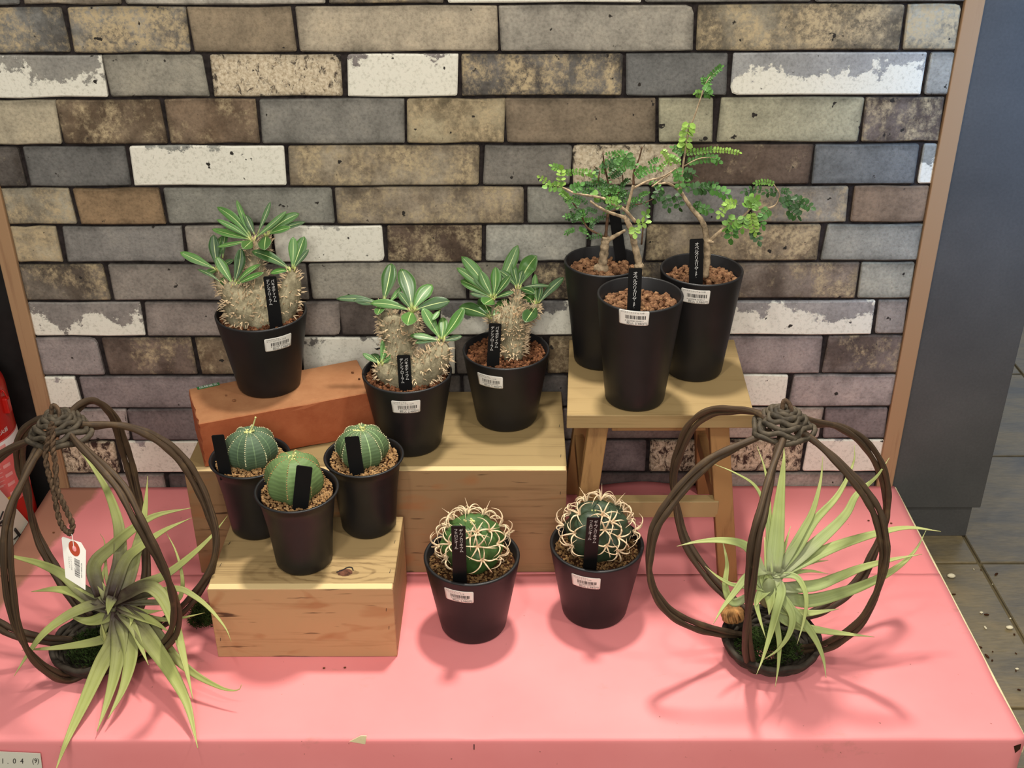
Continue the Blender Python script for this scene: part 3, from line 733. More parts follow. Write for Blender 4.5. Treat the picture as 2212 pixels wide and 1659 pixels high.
        sd = Vector((1, 0, 0)); sd = (sd - ax * ax.dot(sd)).normalized(); nn = sd.cross(ax)
        if nn.y > 0: nn = -nn
        T = 0.0006; c = wd * 0.16
        pr = [(-wd, -deep), (wd, -deep), (wd, Ln - c), (wd - c, Ln), (-wd + c, Ln), (-wd, Ln - c)]
        vs = [b + sd * x + ax * y + nn * T for x, y in pr] + [b + sd * x + ax * y - nn * T for x, y in pr]; n = 6
        mb = MB(); mb.add(vs, [tuple(range(n)), tuple(range(2 * n - 1, n - 1, -1))] + [(k, (k + 1) % n, n + (k + 1) % n, n + k) for k in range(n)])
        to = mb.build('name_label', TAGM, s.t)
        if cols:
            mb = MB()
            for (txt, xo, yo, size, step) in cols:
                tv, tf = vert_text(txt, size, step); n_ = len(txt)
                mb.add([b + sd * (x + xo * wd) + ax * (y + Ln - yo - step * n_ / 2) + nn * (T + 0.0002) for x, y in tv], tf)
            mb.build('lettering', WINK, to)
        return b, tp, sd, ax, nn
PACHY = ['パキポディウム', 'デンシフローラム', 'ギムノカリキウム', 'フェロシオール', 'オペルクリカリヤ']
T_P = [('パキポディウム', 0.36, 0.0035, 0.0044, 0.0040), ('デンシフローラム', -0.36, 0.0035, 0.0044, 0.0040)]
T_G = [('ギムノカリキウム', 0.36, 0.0035, 0.0046, 0.0043), ('フェロシオール', -0.36, 0.0035, 0.0046, 0.0043)]
T_O = [('オペルクリカリヤ', 0.02, 0.0040, 0.0052, 0.0042), ('s', 0.02, 0.0385, 0.0046, 0.0030), ('p.', 0.02, 0.0415, 0.0046, 0.0030)]

# ------------------------------------------------------------------ leaf blades
def blade(mb, pts, widths, fold=0.12, up=0.5, roll=0.0, cup=0.0):
    n = len(pts); vs = []; uv = []
    for i, p in enumerate(pts):
        t = (pts[min(i + 1, n - 1)] - pts[max(i - 1, 0)]).normalized()
        nn = (CAM - p).normalized() * (1 - up) + Vector((0, 0, 1)) * up
        sd = t.cross(nn); sd = sd.normalized() if sd.length > 1e-6 else Vector((1, 0, 0))
        n2 = sd.cross(t).normalized()
        if roll: sd, n2 = sd * math.cos(roll) + n2 * math.sin(roll), n2 * math.cos(roll) - sd * math.sin(roll)
        w_ = widths[i] / 2
        for k in (-1, -0.5, 0, 0.5, 1):
            vs.append(p + sd * (w_ * k) + n2 * (abs(k) * fold * w_ + cup * w_ * k * k)); uv.append(((k + 1) / 2, i / (n - 1)))
    fs = [(i * 5 + k, i * 5 + k + 1, (i + 1) * 5 + k + 1, (i + 1) * 5 + k) for i in range(n - 1) for k in range(4)]
    mb.add(vs, fs, uv)
def thick(o, t):
    md = o.modifiers.new('thickness', 'SOLIDIFY'); md.thickness = t; md.offset = 0; return o
GREENS = ['#355a27', '#44702f', '#2d4f25', '#4a7434']

# ================================================================== SPINY FAT-STEMMED SUCCULENTS
def pachy(name, label, potargs, ox, oy, sc, stems, rosettes, stick, tagpx):
    x, y, z, R, r, h = potargs
    t = thing(name, label, 'potted plant', (x, y, z), 'spiny succulents in black pots'); p = Pot(t, *potargs, 'plain'); p.soil(0.0075, 0.0030, 560, GR_PACHY)
    D0 = px((x, y, z + h))[2]
    def W(u, v, dd=0.0): return P(ox + u / sc, oy + v / sc, d=D0 + dd)
    bm_v, bm_f = [], []; tubes = []
    for path in stems:
        q = cr([(a, b, d_, e_) for a, b, d_, e_ in path], 6) if len(path) > 2 else cr(path, 8)
        for (a, b, d_, e_) in q:
            c = W(a, b, d_); rr = e_ / 2 / sc * D0 / F
            tubes.append((c, rr))
    mb = MB()
    for c, rr in tubes: mb.add([c + v * rr for v in ICO2[0]], ICO2[1])
    me = bpy.data.meshes.new('stem'); me.from_pydata(mb.v, [], mb.f)
    o = bpy.data.objects.new('stem', me); COL.objects.link(o)
    md = o.modifiers.new('r', 'REMESH'); md.mode = 'VOXEL'; md.voxel_size = 0.0020
    md = o.modifiers.new('s', 'SMOOTH'); md.iterations = 6; md.factor = 0.6
    m2 = bpy.data.meshes.new_from_object(o.evaluated_get(bpy.context.evaluated_depsgraph_get()))
    bpy.data.objects.remove(o); bpy.data.meshes.remove(me)
    m2.name = 'stem'; m2.materials.clear(); m2.materials.append(BARK)
    m2.polygons.foreach_set('use_smooth', [True] * len(m2.polygons)); obj('stem', m2, t)
    # paired spines all over the stem
    mb = MB(); polys = list(m2.polygons); tot = 0; tries = 0; taken = []
    while tot < 420 and tries < 6000:
        tries += 1; f = random.choice(polys); c = f.center.copy()
        if c.z < p.zs + 0.002 or any((c - q_).length < 0.0024 for q_ in taken): continue
        taken.append(c); nn = f.normal.copy()
        for sgn in (-1, 1):
            sd = nn.orthogonal(); sd.rotate(Matrix.Rotation(random.uniform(0, 6.28), 3, nn))
            d_ = (nn * 1.0 + sd * 0.38 * sgn + Vector((0, 0, random.uniform(-0.1, 0.5)))).normalized(); L_ = random.uniform(0.0040, 0.0092)
            mid = c + d_ * L_ * 0.55; tip = c + d_ * L_ + Vector((0, 0, -L_ * 0.05))
            mb.tube([c - nn * 0.0003, mid, tip], [0.00085, 0.00060, 0.00008], 4, cap=False)
        tot += 1
    mb.build('spines', SPINE, t, kind='stuff')
    for ros in rosettes:
        cu, cv, cdd = ros[0]
        ctr = W(cu, cv, cdd)
        for (tu, tv, wpx, *rest) in ros[1]:
            bu, bv = rest[0] if rest else (cu + (tu - cu) * 0.06, cv + (tv - cv) * 0.06)
            du, dv = (tu - bu), (tv - bv); Lp = math.hypot(du, dv)
            wm = wpx * 1.10 / sc * D0 / F
            Lw = Lp / sc * D0 / F
            tgt = max(Lw, wm * 2.6)                       # foreshortened leaves point at the camera or away
            ex = math.sqrt(max(tgt ** 2 - Lw ** 2, 0))
            dd = (-ex if dv > -0.2 * Lp else ex * 0.6) - (0.25 * dv / sc * D0 / F if dv > 0 else 0.12 * dv / sc * D0 / F) + random.uniform(-0.004, 0.004)
            bow = random.uniform(-0.05, 0.05) * Lp; nu, nv = -dv / max(Lp, 1), du / max(Lp, 1)
            pts = []; n = 12
            for i in range(n + 1):
                s_ = i / n; arch = math.sin(PI * s_)
                q = W(bu + du * s_ + nu * bow * arch, bv + dv * s_ + nv * bow * arch - 0.03 * Lp * arch, cdd + dd * (s_ ** 1.2))
                if q.y > -0.008: q = P(*px(q)[:2], y=-0.008)
                pts.append(q)
            ws = [wm * max(0.10, (math.sin(PI * min(1, (i / n) ** 1.05 * 0.98 + 0.0)) ** 0.62 * (0.45 + 0.55 * min(1, i / n * 1.6)))) if i < n else wm * 0.04 for i in range(n + 1)]
            ws[0] = wm * 0.16; ws[1] = max(wm * 0.2, ws[1] * 0.7)
            mb = MB(); blade(mb, pts, ws, 0.16, random.uniform(0.25, 0.5), random.uniform(-0.25, 0.25))
            c = lin(random.choice(GREENS)); j = random.uniform(0.85, 1.15)
            thick(mb.build('leaf', LEAF, t, smooth=True, color=(c[0] * j, c[1] * j, c[2] * j, 1)), 0.0006)
        # young shoot tips in the rosette heart
        mb = MB()
        for i in range(7):
            a = random.uniform(0, 6.28); q = ctr + Vector((0.0025 * math.cos(a), 0.0025 * math.sin(a), -0.001))
            mb.tube([q, q + Vector((0.001 * math.cos(a), 0.001 * math.sin(a), 0.003)), q + Vector((0.002 * math.cos(a), 0.002 * math.sin(a), random.uniform(0.004, 0.007)))], [0.0010, 0.0008, 0.0001], 5)
        mb.build('shoot_tip', BUDC, t, smooth=True)
    p.sticker(stick[0], stick[1], ['パキポディウム', 'デンシフローラム  3.5号'], '4 523908 023738', '税込 2,480円')
    p.name_tag(*tagpx, T_P)
    return t
pachy('potted_pachypodium', 'spiny fat-stemmed succulent with five leaf rosettes in black pot on the orange brick', (-0.2570, -0.0942, ZB + 0.0002, 0.0548, 0.0386, 0.1002), 380, 420, 5.529,
  [[(1010, 1470, 0.0, 560), (1010, 1340, 0.0, 560), (1010, 1220, 0.005, 430)], [(820, 1420, -0.01, 480), (740, 1300, -0.012, 380), (690, 1160, -0.014, 290)], [(1220, 1400, 0.0, 420), (1330, 1260, -0.004, 300), (1380, 1100, -0.006, 250), (1385, 960, -0.006, 170)],
   [(1010, 1200, 0.004, 400), (960, 1000, 0.006, 300), (930, 800, 0.006, 240), (915, 640, 0.006, 190), (925, 570, 0.006, 120)], [(960, 720, 0.008, 180), (1060, 620, 0.012, 170), (1085, 520, 0.014, 120)], [(760, 1300, 0.006, 280), (600, 1130, 0.012, 220), (500, 970, 0.015, 130)]],
  [((915, 545, 0.0), [(490, 150, 105), (725, 65, 72), (1130, 85, 62, (975, 470)), (755, 215, 78, (880, 470)), (830, 240, 95, (940, 480)), (1320, 200, 70), (485, 300, 70), (430, 415, 105), (490, 630, 60), (800, 650, 130)]),
   ((1080, 480, 0.006), [(1475, 230, 120), (1545, 330, 72), (1372, 395, 88), (1060, 665, 150)]),
   ((1390, 905, -0.012), [(1400, 508, 112), (1535, 503, 145), (1588, 655, 62), (905, 680, 125), (1128, 945, 82)]),
   ((690, 1090, -0.022), [(483, 745, 125), (775, 640, 125), (1010, 835, 72), (1050, 935, 76), (535, 1015, 120), (258, 895, 56, (530, 1045))]),
   ((495, 900, 0.010), [(50, 690, 118), (450, 480, 130), (545, 500, 100), (610, 395, 80, (560, 760)), (690, 780, 70), (365, 945, 80)])],
  (602, 742), ((582.6, 597), (597, 706.7), 28))
pachy('potted_pachypodium', 'spiny branching succulent in black pot at left front of the large plywood box top', (-0.0808, -0.1330, 0.1546, 0.0540, 0.0380, 0.1002), 720, 520, 4.366,
  [[(660, 1290, 0.0, 420), (640, 1120, 0.0, 330), (610, 950, 0.0, 300), (570, 820, 0.0, 290)], [(560, 850, 0.0, 240), (500, 720, 0.004, 190), (475, 630, 0.006, 110)], [(660, 870, 0.0, 260), (740, 770, -0.004, 190), (750, 690, -0.006, 110)],
   [(760, 1280, -0.006, 340), (880, 1200, -0.010, 300), (980, 1100, -0.012, 250), (1020, 1010, -0.012, 150)], [(560, 1270, -0.006, 220), (480, 1240, -0.010, 170), (445, 1185, -0.012, 90)]],
  [((470, 590, 0.006), [(548, 213, 140), (28, 550, 70), (190, 558, 62, (430, 600)), (645, 435, 52, (520, 590)), (415, 700, 90)]),
   ((745, 660, -0.012), [(640, 265, 158), (932, 415, 132), (612, 480, 62), (350, 590, 88), (1100, 570, 118), (700, 800, 140), (935, 750, 52, (1010, 650))]),
   ((1020, 945, -0.018), [(842, 635, 110), (1032, 722, 92), (1230, 630, 112), (722, 895, 72), (770, 968, 56), (1215, 900, 58)]),
   ((445, 1165, -0.016), [(278, 1065, 56), (362, 1070, 84), (520, 890, 100), (608, 1070, 62), (625, 1050, 40)])],
  (877, 880), ((871.6, 767), (876.4, 841.8), 28.6))
pachy('potted_pachypodium', 'thick-stemmed leafy succulent in black pot at right back of the large plywood box top', (0.0377, -0.0744, 0.1546, 0.0542, 0.0388, 0.0994), 720, 520, 4.366,
  [[(1690, 1050, 0.0, 250), (1690, 930, 0.0, 250), (1690, 800, 0.0, 280), (1670, 720, 0.0, 260)], [(1700, 720, 0.0, 190), (1730, 590, 0.0, 130), (1745, 480, 0.0, 80)], [(1740, 760, 0.0, 190), (1840, 690, 0.004, 150), (1915, 625, 0.006, 80)],
   [(1630, 780, -0.004, 190), (1540, 770, -0.008, 140), (1490, 740, -0.010, 80)], [(1500, 760, -0.006, 80), (1508, 640, -0.006, 44), (1512, 560, -0.008, 40)]],
  [((1510, 545, -0.010), [(1208, 148, 112), (1162, 255, 86), (1200, 375, 122), (1310, 290, 96), (1385, 285, 92), (1530, 248, 100), (1675, 325, 80), (1705, 485, 62), (1290, 498, 62), (1420, 600, 130)]),
   ((1742, 450, 0.0), [(1740, 42, 112, (1540, 470)), (1918, 142, 160), (1690, 215, 72), (1560, 280, 70), (2050, 430, 44), (1900, 500, 72), (1785, 275, 66)]),
   ((1920, 605, 0.004), [(1905, 312, 62), (1960, 420, 52), (2175, 345, 82), (1785, 510, 110), (1808, 770, 132)]),
   ((1488, 725, -0.012), [(1188, 625, 130), (1392, 530, 130), (1642, 555, 112)])],
  (1058, 823), ((1070, 698.6), (1064.7, 791.4), 27))

# ================================================================== TALL POTS WITH FEATHERY SHRUBS
def feathery(name, label, potargs, base, branches, leaves, tagpx, stick, back=False, cols=T_O):
    x, y, z, R, r, h = potargs
    t = thing(name, label, 'potted plant', (x, y, z), 'feathery shrubs in tall pots on the stool'); p = Pot(t, *potargs, 'plain'); p.soil(0.0150, 0.0040, 300, GR_TALL)
    D0 = px((x, y, z + h))[2]
    ox, oy, sc = 1150, 140, 3.607
    def W(u, v, yy=0.0): return P(ox + u / sc, oy + v / sc, y=min(y + yy, -0.014))
    mb = MB(); mb2 = MB(); k2 = 0
    for br in branches:
        path = br['p']; n = 6
        pts3 = cr([W(a, b, (c[0] if c else 0)) for a, b, *c in path], n)
        m = len(pts3); r0, r1 = br['r']
        rad = [((r0 + (r1 - r0) * i / (m - 1)) / 2 / sc * D0 / F) * (1 + 0.10 * math.sin(i * 1.9)) for i in range(m)]
        (mb2 if br.get('dark') else mb).tube(pts3, rad, 8)
    for (u, v, ru, rv, dy) in base:
        c = W(u, v, dy); s_ = 1 / sc * D0 / F
        mb.add([c + Vector((q.x * ru, q.y * ru, q.z * rv)) * s_ * (1 + 0.12 * noise.noise(q * 2)) for q in ICO2[0]], ICO2[1])
    mb.build('trunk', TRUNK, t, smooth=True)
    if mb2.v: mb2.build('twigs', TWIG, t, smooth=True)
    for lf in leaves:
        (pa, pb), n, sz, tone = lf[0], lf[1], lf[2], lf[3]
        dy0 = lf[4] if len(lf) > 4 else random.uniform(-0.02, 0.02)
        dy1 = dy0 + random.uniform(-0.010, 0.010)
        a, b = W(*pa, dy0), W(*pb, dy1)
        mid = (a + b) / 2 + Vector((0, 0, (b - a).length * random.uniform(0.0, 0.12)))
        ax = cr([a, mid, b], 5); mb = MB(); mb.tube(ax, 0.00035, 4)
        S_ = sz / sc * D0 / F
        def leaflet(o_, d_, s_):
            nn = (CAM - o_).normalized() * 0.5 + Vector((random.uniform(-.5, .5), random.uniform(-.5, .2), random.uniform(0.1, .8)))
            sd = d_.cross(nn).normalized(); n2 = sd.cross(d_)
            q = [o_, o_ + d_ * s_ * .35 + sd * s_ * .38 + n2 * s_ * .06, o_ + d_ * s_ * .75 + sd * s_ * .32 + n2 * s_ * .05, o_ + d_ * s_, o_ + d_ * s_ * .75 - sd * s_ * .32 + n2 * s_ * .05, o_ + d_ * s_ * .35 - sd * s_ * .38 + n2 * s_ * .06, o_ + d_ * s_ * .55]
            for v_ in q:
                if v_.y > -0.009: v_.y = -0.009
            mb.add(q, [(0, 1, 6), (1, 2, 6), (2, 3, 6), (3, 4, 6), (4, 5, 6), (5, 0, 6)])
        for i in range(n):
            f_ = (i + 0.6) / (n + 0.2); k_ = f_ * (len(ax) - 1); i0 = min(int(k_), len(ax) - 2)
            o_ = ax[i0].lerp(ax[i0 + 1], k_ - i0); tg = (ax[i0 + 1] - ax[i0]).normalized()
            sd = tg.cross((CAM - o_).normalized()).normalized()
            for sg in (-1, 1):
                leaflet(o_, (sd * sg + tg * 0.45 + Vector((0, 0, random.uniform(-.15, .15)))).normalized(), S_ * random.uniform(0.8, 1.1))
        leaflet(b, (ax[-1] - ax[-2]).normalized(), S_)
        c = lin({0: '#35592a', 1: '#4c7d34', 2: '#658f3a', 3: '#86aa48'}[tone]); j = random.uniform(0.85, 1.15)
        mb.build('leaf', FERN, t, color=(c[0] * j, c[1] * j, c[2] * j, 1))
    if stick: p.sticker(stick[0], stick[1], ['オペルクリカリヤ sp. 3.5号'], '4 523908 024917', '税込 3,980円')
    p.name_tag(*tagpx, cols, back)
    return t
def rl(n, u0, u1, v0, v1, L, pairs, sz, tone, dy=None):
    out = []
    for _ in range(n):
        u, v, a = random.uniform(u0, u1), random.uniform(v0, v1), random.uniform(0, 2 * PI); l = L * random.uniform(0.7, 1.2)
        e_ = (((u, v), (u + l * math.cos(a), v + l * math.sin(a) * 0.7)), pairs, sz, random.choice(tone))
        out.append(e_ if dy is None else e_ + (dy + random.uniform(-.015, .015),))
    return out
SZT = SZ + 0.0002
feathery('potted_shrub', 'little dark-leaved shrub with knobbly stem in tall black pot at left rear of stool', (0.1561, -0.0632, SZT, 0.0479, 0.0330, 0.1344),
  [(535, 1590, 62, 52, 0.0)],
  [dict(p=[(540, 1600, 0), (555, 1500, 0), (565, 1400, 0), (572, 1340, 0)], r=(74, 62)), dict(p=[(575, 1375, 0), (650, 1330, -.004), (725, 1290, -.008)], r=(40, 22)),
   dict(p=[(570, 1350, 0), (585, 1200, .004), (600, 1060, .008), (590, 920, .01), (560, 780, .01), (550, 690, .01)], r=(26, 9), dark=1), dict(p=[(560, 1340, 0), (430, 1270, 0), (380, 1170, .004), (320, 1080, .006), (270, 1010, .006)], r=(18, 7), dark=1),
   dict(p=[(590, 1100, .006), (690, 960, .008), (700, 850, .01), (640, 770, .01)], r=(14, 6), dark=1), dict(p=[(600, 1000, .008), (520, 930, .01), (520, 830, .01), (480, 790, .01)], r=(12, 6), dark=1), dict(p=[(595, 1150, .004), (740, 1100, .006), (860, 1080, .006), (950, 1040, .006)], r=(14, 6), dark=1)],
  rl(16, 300, 560, 1120, 1340, 105, 5, 24, (0, 0, 1), 0.0) + rl(24, 430, 700, 880, 1120, 110, 5, 26, (0, 0, 1), 0.012) + rl(10, 640, 900, 990, 1130, 115, 5, 24, (0, 0, 1), 0.012) + rl(7, 560, 820, 740, 860, 110, 5, 30, (0, 1), 0.01)
  + [(((300, 1060), (225, 990)), 8, 30, 2, 0.0), (((560, 760), (690, 680)), 5, 18, 1), (((380, 1080), (250, 1030)), 7, 26, 1, 0.0)],
  ((1327, 456), (1340, 552), 24), None, True, None)
feathery('potted_shrub', 'bare-branched shrub with pale trunk in tall black pot at front of stool', (0.1903, -0.1616, SZT, 0.0487, 0.0350, 0.1356),
  [(832, 1570, 40, 34, 0.0)],
  [dict(p=[(832, 1640, 0), (828, 1540, 0), (800, 1420, 0), (772, 1300, 0), (735, 1210, 0), (715, 1180, 0)], r=(62, 34)), dict(p=[(722, 1190, 0), (600, 1150, -.004), (520, 1110, -.006), (450, 1062, -.006)], r=(28, 15)),
   dict(p=[(805, 1225, 0), (720, 1130, -.004), (640, 1090, -.008), (550, 1040, -.01), (430, 1018, -.012), (330, 1000, -.014), (250, 962, -.014), (170, 940, -.014)], r=(26, 10)), dict(p=[(735, 1140, 0), (760, 1040, 0), (788, 935, 0)], r=(26, 20)),
   dict(p=[(788, 935, 0), (792, 830, 0), (830, 735, 0), (855, 640, 0)], r=(18, 9), dark=1), dict(p=[(790, 960, 0), (900, 905, 0), (1000, 878, 0), (1065, 845, 0), (1120, 805, 0)], r=(18, 9)), dict(p=[(930, 950, .01), (1000, 900, .01), (1080, 830, .01)], r=(12, 8)), dict(p=[(850, 1400, .004), (860, 1300, .004), (868, 1190, .004)], r=(14, 9), dark=1)],
  [(((170, 955), (60, 880)), 4, 30, 3, -.014), (((255, 965), (120, 950)), 3, 48, 2, -.014), (((220, 960), (225, 820)), 4, 44, 3, -.014), (((240, 830), (160, 790)), 4, 36, 2, -.012), (((250, 850), (400, 840)), 6, 32, 2, -.012), (((400, 840), (480, 860)), 3, 34, 2, -.012),
   (((300, 985), (370, 940)), 3, 44, 1, -.014), (((480, 1040), (500, 1020)), 2, 56, 2, -.012), (((560, 1050), (660, 1060)), 4, 34, 2, -.012), (((690, 1130), (640, 1060)), 3, 32, 2, -.012), (((800, 1260), (800, 1310)), 2, 50, 3, -.012), (((800, 1250), (880, 1230)), 2, 50, 3, -.012), (((868, 1200), (890, 1160)), 1, 52, 2, -.01),
   (((720, 850), (640, 700)), 6, 30, 1), (((640, 780), (720, 690)), 5, 30, 1), (((720, 700), (760, 760)), 2, 54, 1), (((640, 800), (800, 780)), 6, 34, 1), (((800, 880), (860, 820)), 3, 44, 1), (((830, 870), (960, 810)), 5, 32, 1), (((900, 900), (1000, 960)), 3, 30, 1), (((560, 700), (700, 670)), 6, 16, 1),
   (((900, 780), (980, 740)), 4, 26, 1), (((980, 830), (1040, 760)), 4, 26, 2), (((1010, 660), (1070, 760)), 7, 30, 3), (((1060, 720), (1140, 760)), 5, 30, 2)],
  ((1372.7, 579), (1369, 665), 29), (1368, 688))
feathery('potted_shrub', 'taller shrub with long upright shoot in tall black pot at right rear of stool', (0.2698, -0.0914, SZT, 0.0490, 0.0346, 0.1358),
  [],
  [dict(p=[(1345, 1650, 0), (1362, 1500, 0), (1362, 1400, 0), (1345, 1280, 0), (1310, 1200, 0), (1250, 1130, 0), (1200, 1060, 0), (1150, 985, 0), (1060, 925, 0), (980, 930, 0)], r=(60, 14)), dict(p=[(1345, 1365, 0), (1385, 1378, -.004), (1415, 1385, -.006)], r=(34, 18)), dict(p=[(1375, 1380, 0), (1450, 1310, -.006), (1530, 1250, -.010), (1620, 1200, -.012), (1700, 1120, -.012)], r=(32, 14)),
   dict(p=[(1150, 985, 0), (1165, 850, 0), (1180, 740, 0), (1200, 620, 0), (1222, 500, 0), (1260, 410, 0), (1318, 240, 0), (1345, 160, 0), (1390, 90, 0), (1465, 30, 0)], r=(20, 5)), dict(p=[(1700, 1120, -.01), (1800, 1120, -.006), (1890, 1095, -.004), (1925, 1010, -.002), (1880, 930, 0)], r=(16, 9)), dict(p=[(1180, 790, 0), (1300, 730, -.004), (1430, 720, -.006)], r=(10, 6)), dict(p=[(1160, 820, 0), (1100, 830, 0), (1040, 880, 0)], r=(12, 8))],
  [(((1225, 440), (1195, 600)), 4, 62, 3, -.004), (((1195, 600), (1190, 640)), 1, 64, 3, -.004), (((1190, 690), (1400, 660)), 8, 32, 2), (((1400, 660), (1610, 685)), 9, 26, 3), (((1200, 760), (1380, 730)), 6, 40, 1), (((1380, 730), (1450, 750)), 3, 40, 1), (((1180, 700), (1100, 650)), 4, 36, 1), (((1150, 820), (1200, 950)), 4, 50, 1), (((1170, 830), (1260, 860)), 3, 50, 0), (((1120, 800), (1150, 960)), 4, 46, 1),
   (((1230, 980), (1360, 975)), 4, 54, 0), (((1380, 960), (1520, 1020)), 4, 54, 1), (((1300, 960), (1420, 930)), 4, 36, 0), (((1010, 960), (960, 1050)), 3, 50, 0), (((1030, 1010), (1060, 1110)), 3, 50, 0), (((1100, 1010), (1150, 1110)), 3, 50, 0), (((1240, 1120), (1370, 1130)), 4, 50, 1), (((1250, 1080), (1330, 1150)), 3, 46, 0),
   (((1600, 1090), (1520, 1085)), 3, 44, 3, -.014), (((1530, 1085), (1460, 1170)), 4, 40, 3, -.014), (((1600, 1190), (1520, 1260)), 3, 60, 2, -.014), (((1560, 1240), (1550, 1350)), 3, 60, 1, -.014), (((1680, 1130), (1700, 1050)), 3, 56, 2, -.014), (((1690, 1130), (1740, 1060)), 2, 60, 2, -.014), (((1700, 1150), (1730, 1300)), 6, 48, 3, -.016), (((1740, 1170), (1790, 1250)), 3, 52, 1, -.014), (((1720, 1280), (1760, 1370)), 3, 52, 0, -.012), (((1650, 1170), (1640, 1270)), 3, 52, 2, -.014),
   (((1890, 930), (1740, 920)), 7, 26, 2, -.004), (((1920, 1000), (1820, 1000)), 3, 42, 0), (((1930, 980), (1990, 990)), 3, 34, 0), (((1930, 1090), (2010, 1050)), 3, 54, 0, -.01), (((1960, 1110), (2100, 1060)), 4, 58, 0, -.01), (((1990, 1120), (2060, 1180)), 3, 60, 0, -.01), (((2080, 1080), (2170, 1110)), 3, 46, 0, -.01), (((1850, 1120), (1790, 1180)), 3, 50, 1, -.01), (((1800, 980), (1650, 990)), 4, 36, 0),
   (((1330, 225), (1390, 235)), 3, 40, 1), (((1330, 230), (1275, 225)), 3, 34, 2), (((1340, 210), (1380, 160)), 4, 34, 1), (((1340, 170), (1390, 90)), 5, 30, 1), (((1390, 90), (1470, 20)), 5, 30, 1), (((1340, 160), (1330, 100)), 3, 26, 1)],
  ((1505, 516), (1503, 610), 30), (1502, 641))

# ================================================================== ROUND RIBBED SUCCULENTS ON THE SMALL BOX
def obesa(name, label, potargs, cu, cv, rad, colr, alpha, dots, stalks, tagpx, phase=0.0, hfac=0.86):
    x, y, z, R, r, h = potargs
    t = thing(name, label, 'potted plant', (x, y, z), 'round ribbed succulents on the small box'); p = Pot(t, *potargs, 'flared'); p.soil(0.0050, 0.0017, 1100, GR_FINE)
    c = Vector((P(cu, cv, y=y).x, y, p.zs + rad * hfac * 0.62)); N = 8; nu, nv = 96, 28
    def sp(phi, th):
        k = abs(math.sin(N / 2 * (phi - phase)))                # 0 on the rib crest
        s_ = math.sin(th)
        rr = rad * (1 - 0.155 * k ** 0.8 * s_ ** 0.5) * (0.992 + 0.008 * math.cos(th * 40))
        dip = 0.10 * math.exp(-(th / 0.30) ** 2)
        return c + Vector((rr * s_ * math.cos(phi), rr * s_ * math.sin(phi), rad * hfac * (math.cos(th) - dip)))
    vs = []; uv = []
    for j in range(nv + 1):
        th = 0.02 + (2.30 - 0.02) * j / nv
        for i in range(nu + 1):
            ph = 2 * PI * i / nu; vs.append(sp(ph, th)); uv.append((((ph - phase) / (2 * PI)) % 1.0 if i < nu else ((2 * PI - 1e-4 - phase) / (2 * PI)) % 1.0, j / nv))
    mb = MB(); mb.add(vs, [(j * (nu + 1) + i, (j + 1) * (nu + 1) + i, (j + 1) * (nu + 1) + i + 1, j * (nu + 1) + i + 1) for j in range(nv) for i in range(nu)], uv)
    mb.build('body', EUPH, t, smooth=True, color=lin(colr)[:3] + (alpha,))
    mb = MB()
    for i in range(N):
        ph = phase + 2 * PI * i / N
        for k in range(19):
            th = 0.20 + 1.55 * (k / 18) ** 0.95; q = sp(ph, th); s_ = random.uniform(0.0006, 0.0010)
            mb.add([q + v * s_ for v in ICO1[0]], ICO1[1])
    mb.build('rib_dots', dots, t, smooth=True)
    top = sp(0, 0.02)
    for st_ in stalks:
        pts = [P(a, b, y=c.y + yy) if i else top + Vector((random.uniform(-.002, .002), random.uniform(-.002, .002), -.001)) for i, (a, b, yy) in enumerate(st_)]
        mb = MB(); pc = cr(pts, 4); m = len(pc); mb.tube(pc, [0.0011 - 0.0003 * i / m for i in range(m)], 6)
        for q in (pc[-1], pc[m // 2]): mb.add([q + v * 0.0014 for v in ICO1[0]], ICO1[1])
        mb.build('flower_stalk', BUDC, t, smooth=True)
    mb = MB()
    for k in range(9):
        a = random.uniform(0, 6.28); q = top + Vector((0.004 * math.cos(a), 0.004 * math.sin(a), 0.0004)); s_ = random.uniform(0.0008, 0.0013)
        mb.add([q + v * s_ for v in ICO1[0]], ICO1[1])
    mb.build('buds', BUDC, t, smooth=True)
    p.name_tag(*tagpx, None)
    return t
ZS = 0.1002
obesa('potted_euphorbia', 'dark green ribbed ball succulent with tall flower stalk, left rear on small plywood box', (-0.2558, -0.2327, ZS, 0.0464, 0.0319, 0.0975), 543, 975, 0.0312, '#4d6149', 0.30, DOTS,
      [[(537, 938, 0), (544, 925, 0), (548, 915, 0), (552, 902, 0)], [(537, 938, 0), (548, 930, -.002)], [(537, 938, 0), (529, 934, -.004)]], ((470, 939.6), (488, 1027.8), 27), -1.57, 0.80)
obesa('potted_euphorbia', 'pale green smooth ball succulent in brownish pot at front of small plywood box', (-0.1912, -0.2978, ZS, 0.0464, 0.0319, 0.0975), 636, 1040, 0.0338, '#607749', 0.0, DOTS2,
      [[(634, 984, 0), (638, 979, 0)]], ((658, 1007), (648, 1101), 34), -1.62, 0.87)
obesa('potted_euphorbia', 'striped green ball succulent with pale groove lines, right rear on small plywood box', (-0.1251, -0.2306, ZS, 0.0462, 0.0322, 0.0975), 783, 968, 0.0312, '#556a47', 0.9, DOTS,
      [[(780, 934, 0), (776, 917, 0)], [(780, 934, 0), (789, 919, 0)], [(780, 934, 0), (764, 930, -.003)], [(780, 934, 0), (795, 929, .0)], [(780, 934, 0), (772, 938, -.004)]], ((759.6, 943), (772, 1026.6), 31), -1.48, 0.82)

